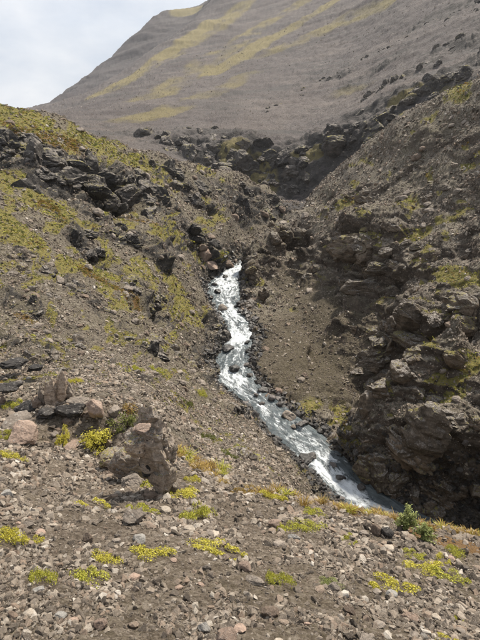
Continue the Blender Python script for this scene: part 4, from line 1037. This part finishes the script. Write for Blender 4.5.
# ------------------------------------------------------------------ boulders in and beside the stream
WETM = [rock_mesh('stream_boulder', 400 + i, 3, 9, (1, .85, .68), .09, .42, .85) for i in range(8)]
for m_ in WETM: m_.materials.append(M_WET)
DRYM = [with_mat(m_, M_GREY) for m_ in WETM]
STREAM_ROCKS = [(222, 309, 10, 10, 0), (217, 292, 9, 6, 1), (228, 349, 15, 6, 1), (234, 369, 12, 8, 1), (252, 329, 9, 7, 1),
 (215, 285, 8, 5, 1), (249, 352, 8, 8, 1), (247, 343, 7, 6, 1), (253, 338, 8, 8, 1), (211, 298, 6, 6, 1), (213, 305, 7, 6, 1), (240, 312, 7, 5, 1),
 (246, 365, 8, 7, 1), (250, 376, 9, 6, 1), (289, 417, 15, 13, 0), (302, 425, 14, 9, 1), (293, 427, 6, 5, 0), (320, 431, 9, 6, 1), (263, 391, 11, 8, 1), (272, 398, 9, 7, 1), (280, 404, 10, 8, 1),
 (305, 461, 20, 11, 1), (294, 462, 14, 9, 1), (286, 457, 10, 7, 1), (312, 456, 10, 7, 1), (319, 484, 15, 10, 1), (326, 492, 11, 8, 1), (312, 472, 10, 7, 1), 
 (302, 488, 17, 9, 1), (330, 503, 12, 8, 1), (315, 498, 10, 7, 1), (298, 476, 10, 6, 0), (306, 480, 8, 6, 1), (311, 490, 9, 7, 0), (340, 505, 9, 7, 1),
 (362, 488, 10, 8, 1), (283, 447, 9, 5, 1), (278, 440, 8, 6, 1), (225, 277, 7, 4, 1), 
 (256, 395, 6, 5, 1), (262, 404, 7, 6, 1), (341, 478, 11, 5, 1), (333, 465, 8, 5, 1)]
for i, (px, py, w_, h_, wet_) in enumerate(STREAM_ROCKS):
    s0 = on_stream(px, py); p = Vector(s0)
    sz = w_ / FPX * depth(p) / 2 * 1.05
    lab = unique(('dark wet' if wet_ else 'dry grey') + ' stream boulder ' + where(p, LM_STREAM), ['small' if w_ < 9 else 'large', 'low' if h_ / w_ < .7 else 'tall', 'rounded'])
    if (px, py) == (289, 417): lab = 'large grey boulder on the right bank where the rapids slacken'
    elif (px, py) == (222, 309): lab = 'rounded grey boulder standing alone in the far rapids'
    elif (px, py) == (234, 369): lab = 'low dark boulder splitting the white water below the left rock wall'
    elif (px, py) == (305, 461): lab = 'broadest dark boulder on the stony bar mid stream'
    o = thing('stream_boulder', lab, 'boulder', 'boulders in the stream', (WETM if wet_ else DRYM)[i % 8])
    o.location = p + Vector((0, 0, sz * .12)); o.rotation_euler = (0, 0, i * 2.3); o.scale = (sz, sz, sz * (h_ / w_) * 1.25)
BANK = [(205, 258, 15, 14, M_PINK, 'pinkish boulder high on the left bank at the stream bend'), (211, 268, 17, 11, M_PINK, 'largest rounded pinkish boulder above the stream at the bend'), (227, 266, 15, 12, M_BROWN, 'brown boulder squeezed against the gorge nose at the bend'),
        (203, 249, 12, 10, M_BROWN, 'small brown boulder above the pinkish pair at the bend'), (214, 246, 12, 14, M_DARK, 'dark upright block beside the pinkish boulders at the bend'), (267, 399, 11, 9, M_BROWN, 'brown boulder at the foot of the scree fan'),
        (278, 392, 9, 7, M_PINK, 'pinkish boulder half way up the bank under the scree fan'), (258, 384, 10, 9, M_DARK, 'dark boulder on the right bank below the brown fan')]
for i, (px, py, w_, h_, mt, lab) in enumerate(BANK):
    p, n = place(px, py)
    sz = w_ / FPX * depth(p) / 2 * 1.1
    o = thing('bank_boulder', lab, 'boulder', 'boulders on the stream banks', mated('b', i, mt)); sit(o, p, n, (sz, sz, sz * h_ / w_ * 1.3), i, .2, -sz * .25)

# ------------------------------------------------------------------ where the cushion plants grow
PLANTS = [ # px, py, w, h, material, label
 (4, 545, 24, 20, M_YEL, 'yellow-green cushion plant cut by the left edge'), (35, 543, 15, 9, M_YEL, 'small yellow cushion right of the left edge clump'), (41, 584, 18, 17, M_LIME, 'yellow-green tuft with dry stems on the lower left scree'),
 (88, 578, 33, 13, M_LIME, 'spreading lime leafed cushion on the lower left scree'), (106, 561, 24, 11, M_YEL, 'sparse yellow cushion up and right of the lime leafed one'), (93, 506, 28, 8, M_YEL, 'flat yellow strip left of the wide grey slab'),
 (144, 511, 24, 10, M_LIME, 'yellow-green cushion on the upper edge of the grey slab'), (150, 558, 36, 13, M_YEL, 'yellow cushion strip below the pale block'), (151, 487, 28, 16, M_LIME, 'bright yellow-green cushion at the foot of the split outcrop'),
 (174, 496, 32, 10, M_YEL, 'yellow cushion trailing right from the foot of the outcrop'), (196, 521, 19, 22, M_LIME, 'tall upright yellow-green clump mid scree'), (205, 546, 30, 9, M_YEL, 'upper half of the long yellow strip mid scree'),
 (229, 556, 32, 11, M_YEL, 'lower half of the long yellow strip mid scree'), (243, 494, 20, 9, M_STRAW, 'straw coloured cushion high on the scree'), (273, 500, 22, 11, M_YEL, 'yellow cushion just below the crest at centre'), (289, 530, 20, 10, M_LIME, 'lime cushion right of the pinkish boulder mid scree'),
 (281, 587, 14, 18, M_LIME, 'lone narrow yellow-green tuft low at centre'), (312, 515, 22, 10, M_LIME, 'upper of two lime cushions near the crest'), (311, 528, 24, 9, M_LIME, 'lower of two lime cushions near the crest'), (350, 543, 18, 8, M_LIME, 'small lime cushion alone left of the dark crest boulder'),
 (395, 588, 38, 13, M_YEL, 'wide yellow cushion on the right scree'), (428, 572, 32, 9, M_YEL, 'left half of the yellow band on the far right scree'), (452, 580, 30, 10, M_LIME, 'right half of the yellow band on the far right scree'), (413, 557, 20, 8, M_LIME, 'pale lime cushion below the willow'),
 (328, 585, 22, 10, M_WILLOW, 'dark green creeping mat at centre right of the scree'), (457, 556, 14, 12, M_LIME, 'lime tuft on the crest at the right edge'), (444, 562, 16, 8, M_YEL, 'small yellow cushion under the crest at right'), (450, 641, 22, 7, M_YEL, 'yellow cushion at the bottom edge on the right'),
 (62, 440, 9, 20, M_YEL, 'slim yellow tuft below the dark ledge'), (10, 407, 16, 9, M_LIME, 'small green clump on the ledge at the left edge'), (75, 384, 10, 9, M_YEL, 'round yellow cushion above the dark ledge'), (66, 394, 12, 7, M_LIME, 'green cushion right of the rock pillars'),
 (12, 459, 22, 10, M_YEL, 'yellow clump under the pinkish wedge boulder'), (5, 437, 13, 9, M_LIME, 'green clump left of the pinkish wedge boulder'), (194, 481, 12, 9, M_YEL, 'small yellow cushion right of the outcrop foot'), (136, 371, 12, 8, M_LIME, 'lime cushion on the slope above the outcrop'),
 (156, 372, 12, 7, M_LIME, 'second lime cushion on the slope above the outcrop, further right'), (208, 441, 14, 10, M_OLIVE, 'olive cushion on the slope right of the outcrop'), (186, 404, 14, 8, M_OLIVE, 'olive cushion behind the outcrop'), (200, 395, 10, 7, M_LIME, 'lime cushion behind the outcrop nearest the stream'),
 (460, 622, 10, 6, M_LIME, 'tiny lime cushion near the lower right corner'), (110, 463, 10, 6, M_LIME, 'tiny lime sprig beside the outcrop slabs'), (230, 458, 14, 8, M_OLIVE, 'olive cushion on the slope above the crest'),
]

# ------------------------------------------------------------------ loose stones
elv = np.arctan2(DZ, np.hypot(DX, DY)); rmax = np.maximum.accumulate(elv, axis=1)
visv = (elv >= rmax - 0.015)
PXv, PYv = pix(DX, DY, DZ)
infr = (PXv > -60) & (PXv < 540) & (PYv > -40) & (PYv < 720) & visv
V4 = PD[QF].astype(np.float64)
qa = np.linalg.norm(np.cross(V4[:, 2] - V4[:, 0], V4[:, 3] - V4[:, 1]), axis=1) / 2
qP = V4.mean(1); qR = np.linalg.norm(qP, axis=1)
qN = ND[QF[:, 0]]
qin = infr.ravel()[QF[:, 0]] & infr.ravel()[QF[:, 2]]
qw = (inner[QF[:, 0]] > 0.25)
qcr, qms, qfan = cmask[QF[:, 0]], moss[QF[:, 0]], FAN_PEAK[QF[:, 0]]
def sample(wt, n):
    c = np.cumsum(wt); i = np.searchsorted(c, rng.random(n) * c[-1]); i = np.minimum(i, len(wt) - 1)
    a, b_ = rng.random((n, 1)), rng.random((n, 1)); v = V4[i]
    P = (v[:, 0] * (1 - a) + v[:, 3] * a) * (1 - b_) + (v[:, 1] * (1 - a) + v[:, 2] * a) * b_
    return P, i
def power(n, lo, hi, e):
    u = rng.random(n); k_ = 1 - e
    return (lo ** k_ + u * (hi ** k_ - lo ** k_)) ** (1 / k_)
def gn_scatter(name, P, size, rot, variants, label, squash=None):
    col_ = bpy.data.collections.new(name + '_shapes')
    for m_ in variants:
        col_.objects.link(bpy.data.objects.new(name + '_shape', m_))
    n = len(P); me = bpy.data.meshes.new(name); me.vertices.add(n); me.vertices.foreach_set('co', np.ascontiguousarray(P, np.float32).ravel()); me.update()
    scl = np.stack([size] * 3, 1) if size.ndim == 1 else size
    attr(me, 'rot', rot.astype(np.float32), typ='FLOAT_VECTOR'); attr(me, 'scl', scl.astype(np.float32), typ='FLOAT_VECTOR')
    a = me.attributes.new('idx', 'INT', 'POINT'); a.data.foreach_set('value', rng.integers(0, len(variants), n).astype(np.int32))
    o = link(name, me, kind='stuff', label=label)
    ng = bpy.data.node_groups.new(name, 'GeometryNodeTree')
    ng.interface.new_socket('Geometry', in_out='INPUT', socket_type='NodeSocketGeometry'); ng.interface.new_socket('Geometry', in_out='OUTPUT', socket_type='NodeSocketGeometry')
    gi, go = ng.nodes.new('NodeGroupInput'), ng.nodes.new('NodeGroupOutput')
    ip = ng.nodes.new('GeometryNodeInstanceOnPoints'); ci = ng.nodes.new('GeometryNodeCollectionInfo')
    ci.inputs['Collection'].default_value = col_; ci.inputs['Separate Children'].default_value = True; ci.inputs['Reset Children'].default_value = True
    def na(nm, dt):
        q_ = ng.nodes.new('GeometryNodeInputNamedAttribute'); q_.data_type = dt; q_.inputs['Name'].default_value = nm
        return [s_ for s_ in q_.outputs if s_.enabled and s_.name == 'Attribute'][0]
    er = ng.nodes.new('FunctionNodeEulerToRotation')
    ng.links.new(na('rot', 'FLOAT_VECTOR'), er.inputs[0]); ng.links.new(er.outputs[0], ip.inputs['Rotation'])
    ng.links.new(na('scl', 'FLOAT_VECTOR'), ip.inputs['Scale']); ng.links.new(na('idx', 'INT'), ip.inputs['Instance Index'])
    ip.inputs['Pick Instance'].default_value = True
    ng.links.new(gi.outputs[0], ip.inputs['Points']); ng.links.new(ci.outputs[0], ip.inputs['Instance']); ng.links.new(ip.outputs[0], go.inputs[0])
    md = o.modifiers.new('scatter', 'NODES'); md.node_group = ng
    return o
STONES = [hull_stone('stone', 500 + i) for i in range(16)]
for m_ in STONES: m_.materials.append(M_STONE)
def lie(N_, n, amount=.5):
    """euler angles that lay a stone roughly on the slope"""
    out = np.empty((n, 3)); jit = rng.normal(size=(n, 2)) * amount
    out[:, 0] = -np.arcsin(np.clip(N_[:, 1], -1, 1)) * .9 + jit[:, 0]; out[:, 1] = np.arcsin(np.clip(N_[:, 0], -1, 1)) * .9 + jit[:, 1]; out[:, 2] = rng.uniform(0, 6.28, n)
    return out

PSPOT = []
for (px, py, w_, h_, *_x) in PLANTS:
    pp, _n = place(px, py)
    if pp is not None: PSPOT.append((pp.x, pp.y + .2 * h_ / FPX * depth(pp), pp.z, w_ / FPX * depth(pp) / 2 * 1.05))
PSPOT = np.array(PSPOT)
def clear_of_plants(P):
    ok = np.ones(len(P), bool)
    for x_, y_, z_, r_ in PSPOT:
        ok &= ((P[:, 0] - x_) / r_) ** 2 + ((P[:, 1] - y_) / (r_ * .8)) ** 2 > 1
    return ok
nearq = qin & qw & (qP[:, 1] < 13) & (qP[:, 2] > -11.5)
patch = sstep(-.22, .22, fbm((qP * 1.5).astype(np.float32) + 50, 3))           # bare soil shows between the stones
wt = np.where(nearq, qa / np.maximum(qR, 2.2) ** 1.35 * (.10 + .90 * patch) * (1 - .75 * np.clip(qcr, 0, 1)), 0)
P, i = sample(wt, 88000); ok_ = clear_of_plants(P); P, i = P[ok_], i[ok_]; r_ = qR[i]
s_ = power(len(P), .0075, .050, 2.65) * np.clip(r_ / 3.6, .8, 1.9)
gn_scatter('scree_gravel', P + qN[i] * (s_ * .12)[:, None], s_, lie(qN[i], len(P), .45), STONES, 'small angular gravel covering the near slope')
# the 300 largest loose stones, each a thing
wt2 = np.where(nearq & (qP[:, 1] < 8.5), qa / np.maximum(qR, 2.5) ** 1.6 * (.4 + .6 * patch), 0)
P, i = sample(wt2, 330); ok_ = clear_of_plants(P); P, i = P[ok_][:268], i[ok_][:268]
STONEB = [rock_mesh('stone', 600 + k_, 2, 11, (1, .82, .55), .04, .5, .88) for k_ in range(14)]
M_STG, M_STP, M_STL, M_STD, M_STB = (stone_mat('stone_' + a_, [(0, b_), (1, tuple(min(.6, x_ * 1.35) for x_ in b_))]) for a_, b_ in (('grey', (.20, .17, .143)), ('pinkish', (.26, .19, .15)), ('pale', (.29, .25, .205)), ('dark', (.080, .068, .058)), ('brown', (.17, .132, .103))))
STB = {a_: [with_mat(m_, t_) for m_ in STONEB] for a_, t_ in (('grey', M_STG), ('pinkish', M_STP), ('pale', M_STL), ('dark', M_STD), ('brown', M_STB))}
for k_ in range(len(P)):
    s_ = random.choice((.028, .033, .038, .044, .055)) * min(1.4, max(.9, qR[i[k_]] / 3.6))
    tone_, tm_ = (('grey', M_STG), ('pinkish', M_STP), ('pale', M_STL), ('dark', M_STD), ('brown', M_STB), ('grey', M_STG), ('brown', M_STB))[k_ % 7]
    lab = unique(tone_ + ' angular stone ' + where(P[k_], LM_NEAR), ['small' if s_ < .05 else 'larger', 'flat', 'tilted', 'blunt', 'half-buried'])
    o = thing('loose_stone', lab, 'stone', 'loose stones on the near scree', STB[tone_][k_ % 14])
    sit(o, Vector(P[k_]), Vector(qN[i[k_]].astype(float)), (s_, s_, s_ * random.uniform(.8, 1.15)), random.uniform(0, 6.28), random.uniform(.5, 1), -s_ * .22)

midq = qin & qw & (qP[:, 1] >= 9) & (qP[:, 1] < 84)
clus = sstep(-.25, .45, fbm((qP * .5).astype(np.float32) + 80, 3))
wt = np.where(midq, qa / qR ** 2 * (.25 + .75 * clus) * (1 - .55 * qfan) * (1 - .88 * np.clip(qcr, 0, 1) * (qN[:, 2] < .72)) * (1 - .75 * qms), 0)
P, i = sample(wt, 70000)
s_ = power(len(P), .0011, .0065, 2.7) * qR[i]
gn_scatter('hillside_stones', P + qN[i] * (s_ * .1)[:, None], s_, lie(qN[i], len(P), .6), STONES, 'countless stones strewn over the gorge slopes')
P, i = sample(np.where(midq & (qP[:, 1] < 70), qa / qR ** 2 * (1 - .7 * qms), 0), 60000)
s_ = power(len(P), .0006, .0022, 2.2) * qR[i]
gn_scatter('hillside_grit', P + qN[i] * (s_ * .15)[:, None], s_, lie(qN[i], len(P), .6), STONES, 'fine grit and chips lying on the gorge slopes and ledges')
P, i = sample(np.where(midq & (qcr < .7), qa / qR ** 2, 0), 150)
MIDB = [with_mat(m_, M_BROWN) for m_ in WETM]; MIDG = [with_mat(m_, M_GREY) for m_ in WETM]
for k_ in range(len(P)):
    s_ = random.choice((.007, .008, .010, .012)) * qR[i[k_]]
    lft = P[k_][0] < float(np.interp(P[k_][1], SCf[::-1, 1], SCf[::-1, 0]))
    o = thing('hillside_boulder', unique(('grey' if k_ % 3 else 'brown') + ' boulder on the ' + ('left' if lft else 'right') + ' slope ' + where(P[k_], LM_HILL), ['small' if s_ / qR[i[k_]] < .009 else 'large', 'weathered', 'angular', 'blunt', 'tilted', 'rough']), 'boulder', 'boulders on the left hillside' if lft else 'boulders on the right gorge slope', (MIDG if k_ % 3 else MIDB)[k_ % 8])
    sit(o, Vector(P[k_]), Vector(qN[i[k_]].astype(float)), (s_, s_, s_ * random.uniform(.7, 1.1)), random.uniform(0, 6.28), .5, -s_ * .2)
farq = qin & (qP[:, 1] >= 84) & (qP[:, 1] < 420)
P, i = sample(np.where(farq, qa / qR ** 2, 0), 7000)
s_ = power(len(P), .0006, .0022, 2.8) * qR[i]
gn_scatter('mountain_stones', P, s_, lie(qN[i], len(P), .6), STONES, 'scattered stones on the mountain scree')

# stones heaped along the water's edge
qs = inner[QF[:, 0]]
bq = (qs > -.55) & (qs < 1.3) & (qP[:, 1] < 52) & qin
P, i = sample(np.where(bq, qa / qR ** 1.5 * np.exp(-((qs - .28) / .42) ** 2), 0), 9000)
s_ = power(len(P), .035, .26, 2.2)
s_ = s_ * np.clip(qR[i] / 24, .7, 1.5)
WSTONES = [with_mat(m_, M_WET) for m_ in STONES]
gn_scatter('bank_stones', P + np.array([0, 0, 1]) * (s_ * .15)[:, None], s_, lie(qN[i], len(P), .5), WSTONES, 'dark wet stones heaped along both edges of the stream')

# ------------------------------------------------------------------ plants
CUSH = {}
def cush(mat, v, n=420):
    key = (mat.name, v)
    if key not in CUSH:
        CUSH[key] = cushion_mesh('foliage', 700 + v, 1500, .038, .42, 9 + v % 5); CUSH[key].materials.append(mat)
    return CUSH[key]
for i, (px, py, w_, h_, mt, lab) in enumerate(PLANTS):
    p, n = place(px, py)
    if p is None: continue
    sz = w_ / FPX * depth(p) / 2 * 1.35
    o = thing('cushion_plant', lab, 'plant', 'low cushion plants', cush(mt, i % 7))
    vz = h_ / FPX * depth(p)
    sit(o, p + Vector((0, .25 * vz, 0)), n, (sz * 1.1, max(sz * .8, vz * 1.0), max(vz * 1.5, sz * .6)), (i * .9) % 6.28 if w_ < 20 else (i * .37) % .5 - .25, .75, .01)

def shrub(name, label, px, py, w_, h_, mat, n_leaf, leaf, n_twig, seed, droop=.0, cat='shrub'):
    p, n = place(px, py); dep = depth(p); sx, sz = w_ / FPX * dep / 2, h_ / FPX * dep
    g = np.random.default_rng(seed); paths = []; cen = []; nrm = []
    for k_ in range(n_twig):
        a = g.uniform(0, 6.283); rr = math.sqrt(g.random()); tip = np.array([math.cos(a) * rr * sx, math.sin(a) * rr * sx * .8, sz * g.uniform(.35, 1) * (1 - .45 * rr * rr) - droop * rr * sz])
        mid = tip * np.array([.35, .35, .6]) + g.normal(size=3) * .04 * sx
        pts = [np.zeros(3), mid, tip * .8 + g.normal(size=3) * .05 * sx, tip]; paths.append(pts)
        m_ = n_leaf // n_twig
        t = g.uniform(.35, 1, m_)
        for q_ in t:
            b_ = (1 - q_) * mid + q_ * tip + g.normal(size=3) * .10 * sx; cen.append(b_); nrm.append(b_ * [.6, .6, .4] / (sx + 1e-6) + [0, 0, .6])
    o = thing(name, label, cat); o.location = p
    link('branches', twigs_mesh('branches', paths, .006 * max(1, dep / 6)), M_TWIG, o)
    link('foliage', leaves('foliage', np.array(cen), np.array(nrm), leaf, seed, .45), mat, o)
    return o
shrub('willow_shrub', 'green leafy willow shrub on the crest above the dark pool', 405, 530, 22, 32, M_WILLOW, 1700, .015, 38, 41)
shrub('willow_shrub', 'lower right-hand green willow shrub on the crest', 422, 540, 24, 21, M_WILLOW, 1400, .014, 30, 42)
shrub('yellow_bush', 'bright yellow-green leafy bush beside the split outcrop', 97, 450, 36, 25, M_YEL, 1700, .017, 46, 43)
shrub('trailing_heath', 'brown and olive heath hanging over the top of the outcrop', 126, 428, 38, 26, M_OLIVE, 900, .020, 30, 44, .35)
shrub('rusty_heath', 'rust brown heath tuft behind the top of the outcrop', 132, 414, 26, 12, M_STRAW, 400, .018, 18, 45)

TUFT = [tuft_mesh('grass_tuft', 800 + k_) for k_ in range(5)]
for m_ in TUFT: m_.materials.append(M_STRAW)
TUFTG = [with_mat(m_, M_LIME) for m_ in TUFT]
gp = [(x, float(np.interp(x, *zip(*LEDGE))) + random.uniform(-1, 4)) for x in list(range(316, 398, 3)) + list(range(420, 482, 3))] + [(250 + 9 * k_, 487 + 2.6 * k_ + random.uniform(-3, 5)) for k_ in range(7)]
gp2 = [(random.uniform(172, 224), 0) for _ in range(22)]; gp2 = [(x, 452 + (x - 172) * .5 + random.uniform(-6, 8)) for x, _ in gp2]
for k_, (px, py) in enumerate(gp + gp2):
    p, n = place(px, py)
    if p is None or p.y > 12: continue
    crest = k_ < len(gp)
    o = thing('grass_tuft', unique(('lime' if k_ % 6 == 5 else 'straw') + (' grass tuft on the crest ' if crest else ' grass tuft in the orange patch ') + where(p, LM_NEAR), ['small', 'tall', 'thin', 'leaning', 'thick', 'short', 'frayed']), 'grass tuft',
              'grass tufts along the crest' if crest else 'grass tufts right of the outcrop', (TUFTG if k_ % 6 == 5 else TUFT)[k_ % 5])
    s_ = random.uniform(6, 12) / FPX * depth(p); sit(o, p, n, (s_ * 1.5, s_ * 1.5, s_ * random.uniform(.6, 1)), random.uniform(0, 6), .4, .01)

# moss and heath standing up from the slopes
MC = [cushion_mesh('moss_clump', 760 + k_, 60, .17, .5, 3) for k_ in range(6)]
for k_, m_ in enumerate(MC): m_.materials.append((M_OLIVE, M_OLIVE, M_LIME, M_OLIVE, M_STRAW, M_OLIVE)[k_])
P, i = sample(np.where(qin & qw & (qP[:, 1] > 7) & (qP[:, 1] < 84) & (qms > .45), qa / qR ** 2 * qms ** 2, 0), 9000)
s_ = power(len(P), .0022, .008, 2.2) * qR[i]
gn_scatter('hillside_moss', P, np.stack([s_, s_, s_ * .55], 1), lie(qN[i], len(P), .2), MC, 'yellow-green moss on the ledges of the gorge')
rst = rust[QF[:, 0]]
HC = [with_mat(m_, (M_STRAW, M_OLIVE, M_STRAW)[k_]) for k_, m_ in enumerate(MC[:3])]
P, i = sample(np.where(qin & qw & (qP[:, 1] > 7) & (qP[:, 1] < 84) & (rst > .4), qa / qR ** 2 * rst ** 2, 0), 2500)
s_ = power(len(P), .002, .006, 2.2) * qR[i]
gn_scatter('hillside_heath', P, np.stack([s_, s_, s_ * .6], 1), lie(qN[i], len(P), .2), HC, 'rusty heath on the left hillside')

# ------------------------------------------------------------------ air
hz = NB_('haze'); hz.t.nodes.remove(hz.b); pv = hz.n('ShaderNodeVolumePrincipled')
pv.inputs['Color'].default_value = (.93, .95, 1, 1); pv.inputs['Density'].default_value = .00013; pv.inputs['Anisotropy'].default_value = .2
hz.l(pv.outputs[0], hz.out.inputs['Volume'])
X0, X1, Y0, Y1, Z0_, Z1_ = -1400, 1400, -60, 1500, float(PD[:, 2].min()) - 1.5, float(PD[:, 2].max()) + 8
hv = np.array([(x, y, z) for x in (X0, X1) for y in (Y0, Y1) for z in (Z0_, Z1_)])
hf = np.array([(0, 1, 3, 2), (4, 6, 7, 5), (0, 4, 5, 1), (2, 3, 7, 6), (0, 2, 6, 4), (1, 5, 7, 3)])
link('haze', mesh_np('haze', hv, hf, False), hz.m, kind='stuff', label='thin pale air over the whole valley')
